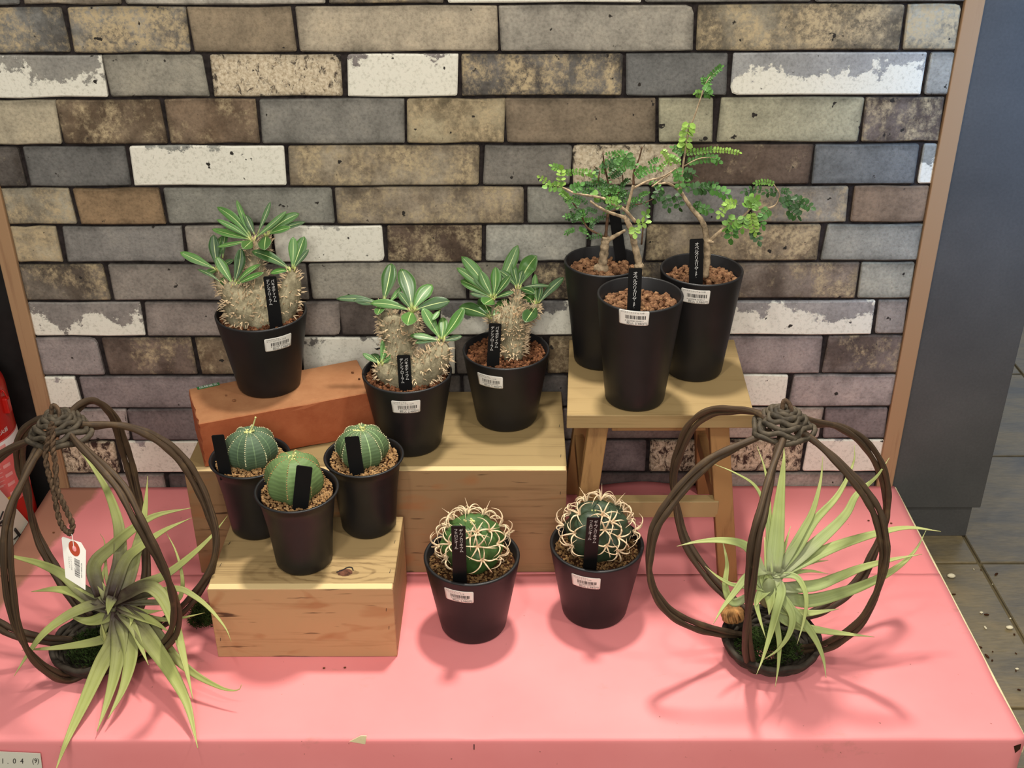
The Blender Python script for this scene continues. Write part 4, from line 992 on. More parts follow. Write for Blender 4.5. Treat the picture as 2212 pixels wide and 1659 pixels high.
# ================================================================== SPINY GLOBE CACTI
def gymno(name, label, potargs, cu, rad, colr, stick, tagpx, phase, buds, N=8):
    x, y, z, R, r, h = potargs
    t = thing(name, label, 'potted plant', (x, y, z), 'spiny globe cacti on the pink paper'); p = Pot(t, *potargs, 'thick'); p.soil(0.0110, 0.0019, 850, GR_GYM)
    c = Vector((P(cu, 1190, y=y).x, y, p.zs + rad * 0.66)); nu, nv = 108, 30
    TH = (0.48, 0.94, 1.42)
    def sp(phi, th):
        k = 0.5 + 0.5 * math.cos(N * (phi - phase)); s_ = math.sin(th)
        tub = max(math.exp(-((th - q) / 0.15) ** 2) for q in TH)
        rr = rad * (0.83 + 0.17 * k ** 0.6 * (0.45 + 0.55 * tub)) ; dip = 0.16 * math.exp(-(th / 0.32) ** 2)
        return c + Vector((rr * s_ * math.cos(phi), rr * s_ * math.sin(phi), rad * 0.90 * (math.cos(th) - dip)))
    vs = [sp(2 * PI * i / nu, 0.02 + 2.25 * j / nv) for j in range(nv + 1) for i in range(nu)]
    mb = MB(); mb.add(vs, [(j * nu + i, (j + 1) * nu + i, (j + 1) * nu + (i + 1) % nu, j * nu + (i + 1) % nu) for j in range(nv) for i in range(nu)])
    mb.build('body', GYM, t, smooth=True, color=lin(colr))
    for i in range(N):
        for k, th in enumerate(TH):
            if k == 0 and i % 2 == 0 and i % 4: continue
            ph = phase + 2 * PI * i / N + random.uniform(-.06, .06); th2 = th + (0.22 if i % 2 else 0) + random.uniform(-.05, .05)
            q = sp(ph, th2); qu, qv, _ = px(q); (tx, ty), (bx, by) = tagpx[0], tagpx[1]
            if q.y < c.y and abs(qu - (tx + (bx - tx) * (qv - ty) / (by - ty))) < 30 and qv > ty - 10: ph += 0.42 if qu > (tx + bx) / 2 else -0.42; q = sp(ph, th2)
            nn = (q - c).normalized()
            if q.z < p.zs - 0.001: continue
            down = (sp(ph, th2 + 0.05) - q).normalized(); side = nn.cross(down).normalized()
            mb = MB(); ns = random.choice((5, 5, 6))
            for s_ in range(ns):
                a = 2 * PI * s_ / ns + random.uniform(-.25, .25) + 0.35; d_ = down * math.cos(a) + side * math.sin(a); L_ = rad * random.uniform(0.36, 0.54)
                pts = cr([q - nn * 0.0005, q + nn * L_ * 0.36 + d_ * L_ * 0.32, q + nn * L_ * 0.34 + d_ * L_ * 0.75, q + nn * L_ * 0.02 + d_ * L_ * 1.08], 3)
                pts = [v if v.z > p.zs + 0.001 else Vector((v.x, v.y, p.zs + 0.001)) for v in pts]
                m = len(pts); mb.tube(pts, [0.00112 * (1 - (i_ / (m - 1)) ** 1.6 * 0.92) for i_ in range(m)], 5, cap=False)
            if k < 1:
                mb.tube(cr([q, q + nn * rad * 0.22 + d_ * 0.001, q + nn * rad * 0.45 + down * 0.004], 3), [0.0008, 0.0007, 0.0006, 0.0005, 0.0004, 0.0002, 0.0001], 5, cap=False)
            mb.add([q + v * 0.0014 for v in ICO1[0]], ICO1[1])
            mb.build('spine_cluster', SPINE_G, t, smooth=True)
    top = c + Vector((0, 0, rad * 0.78)); mb = MB()
    for k in range(buds):
        a = random.uniform(0, 6.28); rr = random.uniform(0.001, 0.009); q = top + Vector((rr * math.cos(a), rr * math.sin(a), 0.0004)); s_ = random.uniform(0.0009, 0.0016)
        mb.add([q + Vector((v.x, v.y, v.z * 1.7)) * s_ for v in ICO1[0]], ICO1[1])
    mb.build('buds', BUDC, t, smooth=True)
    p.sticker(stick[0], stick[1], ['ギムノカリキウム', 'フェロシオール  3.5号'], '4 523908 024092', '税込 2,980円')
    p.name_tag(*tagpx, T_G, deep=0.010, lean=-0.009)
    return t
gymno('potted_cactus', 'bright green spiny globe cactus in black pot at centre front on pink paper', (-0.0010, -0.2935, 0.0016, 0.0549, 0.0385, 0.1015), 1021, 0.0388, '#3f5f2e', (990, 1288), ((990, 1136), (993.6, 1257), 30), -1.30, 9)
gymno('potted_cactus', 'dark green spiny globe cactus in black pot on pink paper before the stool', (0.1433, -0.2680, 0.0016, 0.0547, 0.0387, 0.0990), 1290, 0.0404, '#303f2d', (1264, 1258), ((1283, 1117.7), (1273.8, 1226), 29), -1.75, 2)

# ================================================================== VINE CAGES WITH AIR PLANTS
def cage(name, label, ox_k, ribs, kn, bs, loop=False, tilt=0.0):
    """kn: knot pixel, bs: basket centre pixel and its height; ribs: (pixel trace, bulge towards +away/-near the camera)."""
    B = P(bs[0], bs[1], z=bs[2]); K = P(kn[0], kn[1], y=B.y + 0.005)
    t = thing(name, label, 'plant hanger', (B.x, B.y, 0.001), 'vine cages on the pink paper')
    dK, dB = px(K)[2], px(B)[2]
    for (tr, bul) in ribs:
        q = cr([(a, b, 0) for a, b in tr], 7); n = len(q); pts = []
        L_ = [0.0]
        for i in range(1, n): L_.append(L_[-1] + (q[i] - q[i - 1]).length)
        for i in range(n):
            s_ = L_[i] / L_[-1]; d_ = dK + (dB - dK) * s_ + bul * (math.sin(PI * min(1, s_)) ** 0.85 if 0 < s_ < 1 else 0) + (0.03 * (1 if bul > 0 else -1) * (1 - s_) * 0 )
            w_ = P(q[i].x, q[i].y, d=d_)
            if w_.z < 0.0062: w_ = P(q[i].x, q[i].y, z=0.0062)
            pts.append(w_)
        mb = MB(); tw0 = random.uniform(0, 6.28)
        acc = 0
        strands = [[], []]
        for i, p_ in enumerate(pts):
            tg = (pts[min(i + 1, n - 1)] - pts[max(i - 1, 0)]).normalized()
            a = tg.cross((CAM - p_).normalized()).normalized(); b = tg.cross(a)
            if i: acc += (pts[i] - pts[i - 1]).length
            an = tw0 * 0.2 + acc * 16.0
            off = (a * math.cos(an) + b * math.sin(an)) * 0.0033
            strands[0].append(p_ + off); strands[1].append(p_ - off)
        for s_ in strands: mb.tube(s_, [0.0034 * (1 + 0.08 * math.sin(i * 0.9)) for i in range(n)], 8)
        mb.build('rib', VINE, t, smooth=True)
    # woven knot at the crown
    cb = K + Vector((0, 0, 0.001)); mb = MB()
    for k in range(7):
        rr = 0.0055 + k * 0.0038; zz = 0.0135 - 0.0005 * k - 0.00055 * k * k
        pts = []
        for i in range(80):
            a = 2 * PI * i / 80; wv = math.cos(5 * a + k * PI) * 0.0015 * (0.4 + k / 6)
            pr = rr * (1 + 0.09 * math.cos(5 * a + 0.6) + 0.05 * math.cos(2 * a + k))
            pts.append(cb + Vector((pr * math.cos(a), pr * math.sin(a), zz + wv)))
        mb.tube(pts, 0.0030, 7, closed=True)
    for k in range(5):
        a = 2 * PI * k / 5 + 0.4; pts = [cb + Vector((math.cos(a + tt * 0.9) * 0.028 * s_, math.sin(a + tt * 0.9) * 0.028 * s_, 0.014 - 0.020 * s_)) for s_, tt in ((0.1, 0), (0.4, .2), (0.75, .5), (1.0, .9))]
        mb.tube(cr(pts, 5), 0.0030, 7)
    mb.build('woven_crown', KNOT, t, smooth=True)
    mb = MB(); mb.tube(cr([cb + Vector((-.004, -.004, .012)), cb + Vector((-.002, 0, .024)), cb + Vector((.004, -.002, .020)), cb + Vector((.006, -.010, .008)), cb + Vector((.004, -.018, -.002))], 5), 0.0024, 7); mb.build('hanging_loop', CORD, t, smooth=True)
    # coiled shallow basket
    mb = MB(); Rm = Matrix.Rotation(tilt, 3, 'Y') @ Matrix.Rotation(0.10, 3, 'X')
    prof = [(0.018, 0.0), (0.026, 0.0012), (0.034, 0.003), (0.041, 0.007), (0.047, 0.012), (0.051, 0.018), (0.053, 0.024)]
    prof = [(a[0] * (1 - f) + b[0] * f, a[1] * (1 - f) + b[1] * f) for a, b in zip(prof, prof[1:]) for f in (0, 0.5)] + [prof[-1]]
    base = Vector((B.x, B.y, 0.0065))
    for k, (rr, zz) in enumerate(prof):
        pts = [base + Rm @ Vector((rr * math.cos(a), rr * math.sin(a) * 0.9, zz + 0.0016 * math.cos(9 * a + k * PI))) for a in [2 * PI * i / 72 for i in range(72)]]
        pts = [Vector((v.x, v.y, max(v.z, 0.0052))) for v in pts]
        mb.tube(pts, 0.0033, 7, closed=True)
    for k in range(10):
        a = 2 * PI * k / 10; pts = [base + Rm @ Vector((rr * math.cos(a), rr * math.sin(a) * 0.9, zz)) for rr, zz in prof]
        pts = [Vector((v.x, v.y, max(v.z, 0.0048))) for v in pts]
        mb.tube(pts, 0.0026, 6)
    mb.build('basket', BASKET, t, smooth=True)
    moss_clump('moss', t, B + Vector((-0.004, -0.004, 0.002)), 0.040, 0.020, 2200)
    return t, K, B
def moss_clump(name, parent, c, rx, rz, n):
    mb = MB()
    for i in range(n):
        a, b = random.uniform(0, 2 * PI), math.acos(random.uniform(0.0, 1)); s_ = random.random() ** 0.4
        p = c + Vector((rx * s_ * math.sin(b) * math.cos(a), rx * 0.8 * s_ * math.sin(b) * math.sin(a), rz * s_ * math.cos(b)))
        d_ = Vector((random.uniform(-1, 1), random.uniform(-1, 1), random.uniform(-.3, 1))).normalized() * random.uniform(0.003, 0.007)
        q = p + d_ * 0.5 + Vector((0, 0, 0.001)); e_ = p + d_
        for v_ in (p, q, e_): v_.z = max(v_.z, 0.0016)
        sd = d_.orthogonal().normalized() * 0.0004
        mb.add([p - sd, p + sd, q + sd, q - sd, e_], [(0, 1, 2, 3), (3, 2, 4)])
    return mb.build(name, MOSS, parent, kind='stuff')
def crop(pts, ox, oy, sc=2.962): return [(ox + a / sc, oy + b / sc) for a, b in pts]

R_RIBS = [
 ([(1662, 903), (1628, 889), (1580, 886), (1533.5, 891), (1492, 922), (1465, 982), (1454.5, 1033), (1461, 1092), (1482, 1171), (1530, 1243), (1575, 1290), (1625, 1330)], 0.085),
 ([(1660, 930), (1636, 944), (1585, 968), (1533, 996), (1482, 1044), (1444, 1092), (1416, 1137), (1405, 1188), (1403, 1240), (1420, 1290), (1455, 1328), (1505, 1353), (1556, 1366), (1600, 1372)], -0.045),
 ([(1690, 925), (1688, 950), (1666, 1023), (1647, 1105), (1631, 1167), (1622, 1251), (1615, 1335), (1615, 1400), (1626, 1440), (1650, 1446)], -0.115),
 ([(1718, 928), (1749, 945), (1793, 982), (1843, 1033), (1877, 1077), (1897, 1115), (1908, 1166), (1910, 1210), (1894, 1278), (1860, 1342), (1810, 1383), (1770, 1400), (1725, 1404)], -0.050),
 ([(1715, 905), (1762, 914), (1810, 922), (1860, 950), (1897, 999), (1914, 1056), (1915, 1105), (1910, 1141), (1887, 1194), (1862, 1246), (1830, 1280), (1780, 1315), (1730, 1335)], 0.080)]
cR, KR, BRt = cage('vine_cage', 'round brown vine cage with air plant at right front of the pink paper', 0, R_RIBS, (1692, 912), (1662, 1400, 0.012))
L_RIBS = [
 ([(100, 940), (54, 955), (0, 985), (-45, 1030), (-75, 1100), (-85, 1180), (-75, 1260), (-45, 1318), (0, 1351), (34, 1368), (101, 1382), (140, 1384), (180, 1390)], 0.0),
 ([(130, 905), (101, 902), (65, 920), (44, 955), (44, 1006), (57, 1056), (66, 1108), (84, 1166), (111, 1216), (135, 1258), (165, 1302), (195, 1335)], 0.075),
 ([(110, 940), (88, 965), (67, 999), (44, 1050), (25, 1095), (14, 1166), (20, 1268), (36, 1352), (67, 1416), (111, 1453), (147, 1464), (192, 1448)], -0.085),
 ([(145, 930), (169, 958), (219, 1006), (263, 1056), (294, 1115), (321, 1166), (348, 1217), (368, 1268), (380, 1318), (375, 1366), (345, 1402), (300, 1425)], -0.100),
 ([(160, 920), (196, 920), (253, 918), (304, 931), (355, 958), (398, 999), (429, 1050), (452, 1106), (467, 1166), (457, 1227), (429, 1275), (392, 1318), (340, 1352), (290, 1375)], 0.02),
 ([(150, 905), (169, 880), (196, 866), (223, 877), (247, 905), (264, 955), (280, 1006), (292, 1056), (305, 1110), (314, 1183), (315, 1251), (300, 1310), (270, 1350)], 0.085)]
cL, KL, BL = cage('vine_cage', 'round brown vine cage with drooping air plant and price tag at left edge', 0, L_RIBS, (128, 922), (228, 1402, 0.012), tilt=-0.12)

def air_plant(name, label, ctr_px, B, mat, leaves, tone):
    C0 = B + Vector((0, 0, 0.0)); u0, v0 = ctr_px
    ctr = P(u0, v0, y=B.y); d0 = px(ctr)[2]
    t = thing(name, label, 'air plant', (ctr.x, ctr.y, B.z), 'air plants in the vine cages')
    for (pts, wpx, *op) in leaves:
        pts = list(reversed(pts)); o_ = op[0] if op else {}
        q = cr([(a, b, 0) for a, b in pts], 6); n = len(q); L_ = [0.0]
        for i in range(1, n): L_.append(L_[-1] + (q[i] - q[i - 1]).length)
        dv = q[-1].y - q[0].y
        dd = o_.get('dd', (-dv * 0.55 if dv > 0 else -dv * 0.22) / F * d0)
        out = []
        for i in range(n):
            s_ = L_[i] / L_[-1]; p_ = P(q[i].x, q[i].y, d=d0 + o_.get('d0', 0.0) + dd * s_ ** 1.2)
            if p_.z < 0.005: p_ = P(q[i].x, q[i].y, z=0.005)
            if p_.y > -0.012: p_ = P(q[i].x, q[i].y, y=-0.012)
            out.append(p_)
        wm = wpx * 1.12 * d0 / F
        ws = [wm * (0.75 + 0.25 * min(1, (L_[i] / L_[-1]) / 0.15)) * max(0.03, 1 - (L_[i] / L_[-1]) ** 1.5) for i in range(n)]
        mb = MB(); blade(mb, out, ws, o_.get('fold', 0.35), o_.get('up', 0.35), o_.get('roll', random.uniform(-0.3, 0.3)))
        j = random.uniform(0.88, 1.10); thick(mb.build('leaf', mat, t, smooth=True, color=(tone[0] * j, tone[1] * j, tone[2] * j, 1)), 0.0007)
    return t, ctr
X = lambda *p: crop(p, 1472, 1099)
Y = lambda *p: crop(p, 1472, 550)
tr, ctrR = air_plant('air_plant', 'pale green air plant with upright wide leaf inside the right vine cage', (1661, 1262), BRt, TILL_R, [
 (Y((655, 1225), (655, 1320)) + X((630, -60), (612, 150), (590, 400)), 34, dict(dd=0.01, roll=0.05)), (Y((484, 1225), (540, 1400), (562, 1640)) + X((560, 200), (570, 400)), 14), (Y((208, 1340), (345, 1398), (470, 1480), (535, 1620)) + X((560, 180), (580, 400)), 13),
 (Y((905, 1290), (890, 1450), (840, 1640)) + X((770, 150), (640, 380)), 18), (Y((1108, 1220), (1098, 1340), (1000, 1540)) + X((850, 80), (740, 250), (620, 400)), 22), (Y((1330, 1300), (1292, 1360), (1240, 1430), (1120, 1540)) + X((1050, 40), (900, 190), (640, 410)), 28),
 (X((1660, 145), (1450, 122), (1250, 160), (1000, 240), (800, 330), (620, 420)), 28), (X((1565, 140), (1500, 260), (1400, 360), (1250, 450), (1050, 530), (800, 590), (620, 540)), 28), (X((1540, 290), (1350, 325), (1150, 380), (1000, 440), (850, 495), (620, 510)), 26),
 (X((940, 415), (800, 398), (620, 430)), 11), (X((-30, 240), (100, 212), (250, 203), (380, 225), (450, 285), (520, 420)), 22), (X((260, 190), (292, 350), (282, 500), (330, 600), (430, 560)), 17), (X((150, 365), (240, 440), (340, 490), (480, 500)), 11), (X((205, 735), (260, 640), (330, 550), (430, 430), (540, 400)), 19),
 (X((480, 1060), (520, 960), (570, 800), (610, 650), (640, 520), (600, 440)), 19), (X((600, 1140), (620, 1000), (625, 850), (600, 700), (570, 550)), 15), (X((525, 965), (620, 900), (690, 800), (710, 690), (660, 590), (590, 500)), 18), (X((925, 1080), (910, 970), (870, 860), (800, 750), (720, 670), (600, 520)), 22),
 (X((740, 865), (780, 730), (800, 600), (780, 500), (720, 430), (590, 430)), 13), (X((1235, 820), (1050, 800), (900, 780), (750, 750), (640, 690), (560, 560)), 22), (X((1010, 640), (800, 670), (640, 640), (560, 540)), 24), (X((940, 330), (800, 350), (620, 420)), 13), (X((850, 350), (720, 380), (580, 430)), 10), (X((700, 110), (650, 270), (580, 420)), 12),
 (X((530, 180), (550, 300), (565, 420)), 18), (X((440, 300), (455, 400), (520, 500)), 16), (X((540, 830), (500, 700), (480, 600), (510, 500)), 12),
 (X((500, 330), (520, 430), (560, 520)), 26), (X((560, 300), (560, 420), (560, 530)), 28), (X((650, 340), (610, 430), (570, 530)), 28), (X((680, 470), (640, 490), (570, 520)), 26), (X((640, 600), (620, 570), (565, 510)), 28), (X((560, 680), (570, 600), (560, 500)), 28), (X((480, 620), (500, 570), (555, 500)), 26), (X((430, 500), (470, 500), (560, 500)), 24), (X((700, 390), (640, 430), (560, 510)), 24)], (1, 1, 1))
mb = MB(); c = ctrR + Vector((0, 0, -0.012))
mb.add([c + Vector((v.x * 0.011, v.y * 0.011, v.z * 0.020)) for v in ICO2[0]], ICO2[1]); mb.build('stem_base', plain('pale_stem', '#6f7650', 0.6, 0.3), tr, smooth=True)
mb = MB(); c = P(1582, 1326, d=px(BRt)[2] - 0.005)
for k in range(26):
    a = 2 * PI * k / 26; b = random.uniform(0.7, 1.0)
    mb.tube(cr([c + Vector((0, 0, 0.009)), c + Vector((0.011 * b * math.cos(a), 0.009 * b * math.sin(a), 0.006)), c + Vector((0.013 * b * math.cos(a + .3), 0.011 * b * math.sin(a + .3), -0.004)), c + Vector((0.005 * math.cos(a + .5), 0.004 * math.sin(a + .5), -0.010))], 3), 0.0016, 5)
mb.build('dried_base', HUSK, tr, smooth=True, label='curled orange-brown dried base')

X = lambda *p: crop(p, 0, 1099)
Y = lambda *p: crop(p, 0, 550)
tl, ctrL = air_plant('air_plant', 'large air plant with drooping dark-based leaves inside the left vine cage', (248, 1300), BL, TILL_L, [
 (Y((490, 1225), (600, 1370), (680, 1500), (735, 1640)) + X((765, 150), (765, 350), (700, 590)), 30, dict(roll=0.0)), (Y((945, 1418), (935, 1560)) + X((920, 60), (890, 200), (830, 430), (740, 640)), 30), (X((1220, -5), (1000, 42), (850, 130), (720, 240), (600, 370), (640, 560)), 30),
 (X((1225, 58), (1050, 140), (900, 245), (800, 340), (720, 560)), 26), (X((1455, 45), (1350, 180), (1200, 320), (1050, 430), (900, 490), (740, 580)), 22), (X((1050, 130), (1120, 260), (1160, 400), (1165, 520), (1120, 590), (950, 600), (760, 600)), 13), (X((0, 265), (85, 305), (250, 350), (400, 420), (520, 520), (690, 620)), 28),
 (X((200, 530), (350, 515), (480, 535), (580, 590), (700, 640)), 28), (X((90, 1070), (180, 930), (280, 800), (420, 695), (560, 630), (700, 600)), 24), (X((140, 905), (400, 885), (650, 840), (770, 770), (770, 660)), 22), (X((350, 1690), (430, 1480), (550, 1220), (650, 1000), (740, 840), (760, 660)), 36, dict(fold=0.5)),
 (X((620, 1425), (690, 1230), (740, 1050), (770, 850), (760, 660)), 34, dict(fold=0.5)), (X((690, 1345), (790, 1150), (840, 950), (820, 800), (760, 660)), 36), (X((1265, 1530), (1200, 1250), (1100, 1050), (1000, 900), (900, 770), (770, 650)), 38), (X((1545, 1125), (1530, 1155), (1480, 1162), (1400, 1140), (1250, 1060), (1120, 950), (1020, 820), (920, 710), (780, 640)), 27),
 (X((1235, 1220), (1190, 1020), (1140, 820), (1080, 650), (1010, 540), (920, 505), (740, 590)), 32), (X((1480, 850), (1440, 760), (1340, 640), (1240, 560), (1140, 515), (1000, 540), (760, 600)), 19), (X((1310, 665), (1150, 700), (1000, 705), (780, 640)), 13), (X((1085, 790), (1000, 735), (900, 690), (760, 620)), 28), (X((1040, 650), (900, 660), (760, 610)), 20),
 (X((680, 340), (650, 450), (640, 540), (690, 610)), 16), (X((950, 1000), (900, 880), (850, 760), (760, 640)), 22), (X((640, 160), (670, 220), (680, 420), (710, 560)), 8), (X((560, 430), (620, 445), (650, 500), (700, 600)), 20), (X((690, 680), (700, 620), (720, 560)), 22), (X((650, 740), (680, 850), (660, 780), (720, 640)), 18), (X((830, 760), (840, 690), (760, 640)), 18), (X((430, 680), (560, 720), (680, 690), (740, 620)), 30)], (1, 1, 1))
moss_clump('moss_clump', None, P(437, 1345, z=0.004), 0.015, 0.030, 1500)
tag(bpy.data.objects['moss_clump'], 'small tuft of dark green moss on pink paper left of the small plywood box', 'moss'); bpy.data.objects['moss_clump']['kind'] = 'stuff'

# braided cord loop hanging from the left cage, with the paper price tag tied to it
dK = px(KL)[2] - 0.050
def Q(pts, d=dK): return cr([P(a / 3.77, 760 + b / 3.77, d=d) for a, b in pts], 6)
mb = MB()
for path, ph in ((Q([(425, 575), (405, 640), (390, 730), (370, 850), (398, 1000), (430, 1100), (450, 1200), (478, 1350), (520, 1440), (565, 1478)]), 0), (Q([(420, 575), (430, 700), (432, 800), (450, 900), (462, 1100), (500, 1200), (545, 1300), (590, 1400), (578, 1470), (565, 1478)]), 1)):
    n = len(path)
    for k in range(2):
        pts = []
        for i, p_ in enumerate(path):
            tg = (path[min(i + 1, n - 1)] - path[max(i - 1, 0)]).normalized(); a = tg.cross(FW).normalized(); b = tg.cross(a); an = i * 1.05 + k * PI + ph
            pts.append(p_ + (a * math.cos(an) + b * math.sin(an)) * 0.0014)
        mb.tube(pts, 0.0018, 6)
mb.build('cord', CORD, cL, smooth=True, label='twisted dark cord loop hanging from the crown')
tg_ = thing('price_tag', 'white paper tag with red ring tied to the cord of the left vine cage', 'tag', P(160, 1177, d=dK))
A, Bq, Cq, Dq = P(133, 1158, d=dK + 0.004), P(186, 1180, d=dK - 0.004), P(184.7, 1274.6, d=dK - 0.012), P(142, 1247.5, d=dK - 0.004)
def TQ(s_, t_): return (A * (1 - s_) + Bq * s_) * (1 - t_) + (Dq * (1 - s_) + Cq * s_) * t_
nrm_ = (Bq - A).cross(Dq - A).normalized()
if nrm_.dot(CAM - A) < 0: nrm_ = -nrm_
ol = [(0.06, 0.0), (0.80, -0.04), (1.0, 0.10), (1.0, 1.0), (0.0, 1.0), (0.0, 0.05)]
f1 = [TQ(*q) + nrm_ * 0.0003 for q in ol]; f0 = [TQ(*q) for q in ol]; n = len(ol)
mb = MB(); mb.add(f1 + f0, [tuple(range(n)), tuple(range(2 * n - 1, n - 1, -1))] + [(k, n + k, n + (k + 1) % n, (k + 1) % n) for k in range(n)]); pt = mb.build('paper', STICK, tg_)
hc = (0.52, 0.17); asp = (Bq - A).length / (Dq - A).length
def RG(r_, k, off): return TQ(hc[0] + r_ * math.cos(2 * PI * k / 24), hc[1] + r_ * asp * math.sin(2 * PI * k / 24)) + nrm_ * off
mb = MB(); mb.add([RG(0.24, k, 0.0005) for k in range(24)] + [RG(0.09, k, 0.0005) for k in range(24)], [(k, (k + 1) % 24, 24 + (k + 1) % 24, 24 + k) for k in range(24)]); mb.build('ring_washer', REDRING, tg_)
mb = MB(); mb.add([RG(0.085, k, 0.0005) for k in range(24)], [tuple(range(24))]); mb.build('hole', PAPER, tg_)
mb = MB(); rnd = random.Random(5); t_ = 0.40
while t_ < 0.80:
    wd = rnd.choice((0.006, 0.006, 0.012, 0.018)); mb.add([TQ(s_, tt) + nrm_ * 0.0005 for s_, tt in ((0.50, t_), (0.74, t_), (0.74, t_ + wd), (0.50, t_ + wd))], [(0, 1, 2, 3)]); t_ += wd + rnd.choice((0.006, 0.010))
for (txt, s0, ln, size) in (('4523908017683', 0.82, 0.60, 0.085), ('ワイヤーツル付', 0.36, 0.56, 0.075), ('エアプランツ', 0.26, 0.56, 0.075)):
    tv, tf = text_geo(txt, size)
    mb.add([TQ(s0 - y * 0.9, ln + x * 0.62) + nrm_ * 0.0005 for x, y in tv], tf)
mb.build('lettering', INK, pt)
mb = MB(); mb.tube(cr([P(151, 1148, d=dK), P(156, 1158, d=dK - 0.002), TQ(*hc) + nrm_ * 0.001], 4), 0.00035, 5); mb.build('thread', WHITE, tg_)

# ================================================================== FIRE EXTINGUISHER, SIGN, CARD
EY = -0.066; er = 0.056
ex = min(P(58, 965, y=EY).x, -0.6075) - er
fe = thing('fire_extinguisher', 'red fire extinguisher standing against the black panel at the left edge', 'fire extinguisher', (ex, EY, FLOOR))
zs = P(30, 845, y=EY).z
pr = [(er * 0.9, 0.0), (er, 0.004), (er, 0.02), (er, zs - FLOOR)]
for i in range(1, 9): a = PI / 2 * i / 8; pr.append((er * math.cos(a) * 0.98 + er * 0.02, zs - FLOOR + er * 0.8 * math.sin(a)))
mb = MB(); mb.lathe(pr, (ex, EY, FLOOR), 48); mb.build('cylinder', RED, fe, smooth=True)
mb = MB(); mb.lathe([(0.016, 0), (0.016, 0.02), (0.011, 0.024), (0.011, 0.04), (0.0, 0.04)], (ex, EY, zs + er * 0.76), 20); mb.build('valve', BLACKP, fe, smooth=True)
mb = MB(); mb.hexa([Vector((ex + s * 0.008, EY - 0.012, zs + 0.09)) if False else v for v in [Vector((ex - 0.01, EY - 0.008, zs + 0.082)), Vector((ex + 0.055, EY - 0.008, zs + 0.095)), Vector((ex + 0.055, EY + 0.008, zs + 0.095)), Vector((ex - 0.01, EY + 0.008, zs + 0.082)), Vector((ex - 0.01, EY - 0.008, zs + 0.088)), Vector((ex + 0.055, EY - 0.008, zs + 0.099)), Vector((ex + 0.055, EY + 0.008, zs + 0.099)), Vector((ex - 0.01, EY + 0.008, zs + 0.088))] for s in (0,)]); mb.build('lever', BLACKP, fe)
def ES(ph, z_, off): return Vector((ex + (er + off) * math.sin(ph), EY - (er + off) * math.cos(ph), z_))
z1, z0_ = P(20, 960, y=EY - er * 0.6).z, P(60, 1090, y=EY - er * 0.6).z
mb = MB(); n = 30; p0, p1 = -0.5, 1.95
def patch(za, zb_, a0, a1, off, mb):
    vs = [ES(a0 + (a1 - a0) * i / n, z_, off) for z_ in (za, zb_) for i in range(n + 1)]
    mb.add(vs, [(i, i + 1, n + 2 + i, n + 1 + i) for i in range(n)])
patch(z0_, z1, p0, p1, 0.0004, mb); lb = mb.build('label', REDLAB, fe, smooth=True)
mb = MB()
lm = MB(); tv, tf = text_geo('業務用消火器', 0.0070); mb.add([ES(1.02 + x / er, z1 + 0.0105 + y, 0.0006) for x, y in tv], tf)
patch(z1 - 0.014, z1 - 0.002, p0, p1, 0.0007, mb)
for k in range(7):
    zz = z1 - 0.026 - k * 0.006; patch(zz, zz + 0.0012, 0.3, 0.95, 0.0007, lm)
for k in range(6):
    zz = z0_ + 0.012 + k * 0.014; patch(zz, zz + 0.005, 1.0, 1.2, 0.0007, lm)
patch(z0_ + 0.03, z0_ + 0.033, -0.3, 0.9, 0.0007, lm)
mb.build('lettering', WINK, lb); lm.build('printed_marks', plain('faded_print', '#d3938d', 0.5, 0.3, 0.05), lb)
mb = MB(); patch(z0_ + 0.004, z0_ + 0.012, 0.75, 1.0, 0.0008, mb); mb.build('yellow_mark', YEL, lb)
mb = MB(); zc = P(40, 872, y=EY).z
mb.box((ex + er - 0.004, EY - 0.006, zc - 0.012), (ex + er + 0.0055, EY + 0.004, zc + 0.010)); bevel(mb.build('hose_clip', RED, fe), 0.0015)
mb = MB(); mb.tube(cr([Vector((ex + er - 0.003, EY - 0.002, zc + 0.006)), Vector((ex + er + 0.001, EY - 0.002, zc + 0.021)), Vector((ex + er + 0.006, EY - 0.002, zc + 0.008))], 5), 0.0011, 6); mb.build('clip_ring', RED, fe, smooth=True)

b = P(61.5, 1128, z=-0.003); b.x = min(b.x, -0.6065); a = P(0, 1058, y=EY - er - 0.004)
a = b + (a - b) * 1.55; e_ = Vector((b.x, -0.215, b.z))
sg = thing('instruction_card', 'white card with black line drawings leaning on the fire extinguisher at the left edge', 'card', (a.x, a.y, a.z))
q = [a, b, e_, e_ + (a - b)]
mb = MB(); dn_ = (q[3] - q[0]).cross(q[1] - q[0]).normalized()
if dn_.z > 0: dn_ = -dn_
mb.hexa([v + dn_ * 0.0015 for v in (q[0], q[3], q[2], q[1])] + [q[0], q[3], q[2], q[1]]); cardo = mb.build('card', SIGNW, sg)
nv_ = (q[1] - q[0]).cross(q[3] - q[0]).normalized()
if nv_.z < 0: nv_ = -nv_
def onc(u, v):
    r_ = ray(u, v); d_ = (q[0] + nv_ * 0.0008 - CAM).dot(nv_) / r_.dot(nv_); return CAM + r_ * d_
mb = MB()
for path, wd in (([(0, 1122), (3, 1114), (7, 1105)], .0011), ([(0, 1131), (8, 1123), (16, 1117)], .0011), ([(6, 1131), (3, 1127), (-2, 1131), (1, 1136), (6, 1134), (6, 1131)], .0008), ([(-4, 1169), (8, 1172), (18, 1178)], .0012), ([(32, 1143), (38, 1151), (44, 1158)], .0024), ([(30, 1165), (36, 1160), (40, 1155)], .0009)):
    mb.tube(cr([onc(u, v) for u, v in path], 4), wd, 5)
mb.build('line_drawing', INK, cardo)

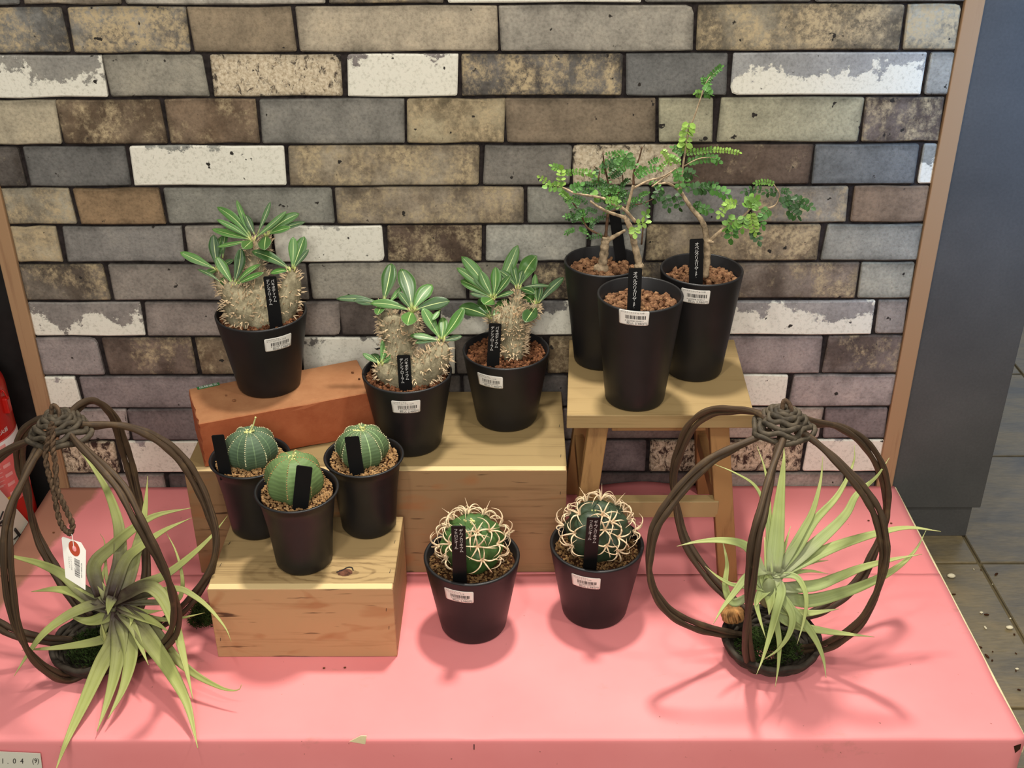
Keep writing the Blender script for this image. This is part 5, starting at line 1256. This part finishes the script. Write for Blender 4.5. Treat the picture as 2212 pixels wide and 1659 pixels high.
pc = thing('price_card', 'white card printed 1.04 and (9) at bottom left in front of the paper', 'card', P(45, 1650, y=TY - 0.004))
yc = TY - 0.0045
a = [P(-40, 1622, y=yc), P(87, 1628, y=yc), P(96, 1700, y=yc), P(-40, 1700, y=yc)]
mb = MB(); mb.hexa([v + Vector((0, 0.0006, 0)) for v in a] + a); cd_ = mb.build('card', SIGNW, pc)
mb = MB()
for txt, u, v, s_ in (('2', -14, 1644, 11), ('1', 6, 1644, 11), ('.', 17, 1649, 11), ('0', 31, 1644, 11), ('4', 47, 1644, 11), ('(9)', 77, 1645, 10)):
    tv, tf = text_geo(txt, 1.0); mb.add([P(u + x * s_ * 1.4, v - y * s_ * 1.45, y=yc - 0.0004) for x, y in tv], tf)
mb.build('lettering', INK, cd_)

# ================================================================== LITTER ON THE FLOOR AND PAPER
def seed(u, v, s_, mat, label, name='seed', z=FLOOR, asp=1.5):
    p = P(u, v, z=z); mb = MB()
    mb.add([p + Vector((q.x * s_ * asp, q.y * s_, (q.z * 0.7 + 0.7) * s_)) for q in [v_ * random.uniform(0.9, 1.05) for v_ in ICO2[0]]], ICO2[1])
    return tag(mb.build(name, mat, None, smooth=True), label, 'seed')
seed(2054, 1247, 0.0040, BEIGE, 'cream coloured seed with a short stalk on the floor right of the platform')
seed(2180, 1358, 0.0032, BEIGE, 'pale yellow seed on the floor near the right edge of the picture')
for i in range(46):
    u, v = random.uniform(2010, 2205), random.uniform(1230, 1560)
    if u < 1990 + (v - 1200) * 0.55: continue
    p = P(u, v, z=FLOOR); s_ = random.uniform(0.0008, 0.0020); mb = MB(); a = random.uniform(0, 6.28); l = random.uniform(1, 3)
    mb.add([p + Matrix.Rotation(a, 3, 'Z') @ Vector((q.x * s_ * l, q.y * s_, (q.z * .6 + .6) * s_)) for q in ICO1[0]], ICO1[1])
    tag(mb.build('soil_crumb', SOIL if i % 3 else BEIGE, None), 'tiny scrap of soil or husk scattered on the floor right of the platform', 'crumb', 'litter on the floor tiles')
for (u, v) in ((116, 1151), (1925, 1276 - 145), (1580 + 296, 1125), (700, 1444), (745, 1443)):
    p = P(u, v, z=0.0016); s_ = 0.0012; mb = MB()
    mb.add([p + Vector((q.x * s_ * 1.5, q.y * s_, (q.z * .7 + .6) * s_)) for q in ICO1[0]], ICO1[1])
    tag(mb.build('soil_crumb', GR_PACHY, None), 'tiny brown soil crumb lying on the pink paper', 'crumb', 'soil crumbs on the pink paper')
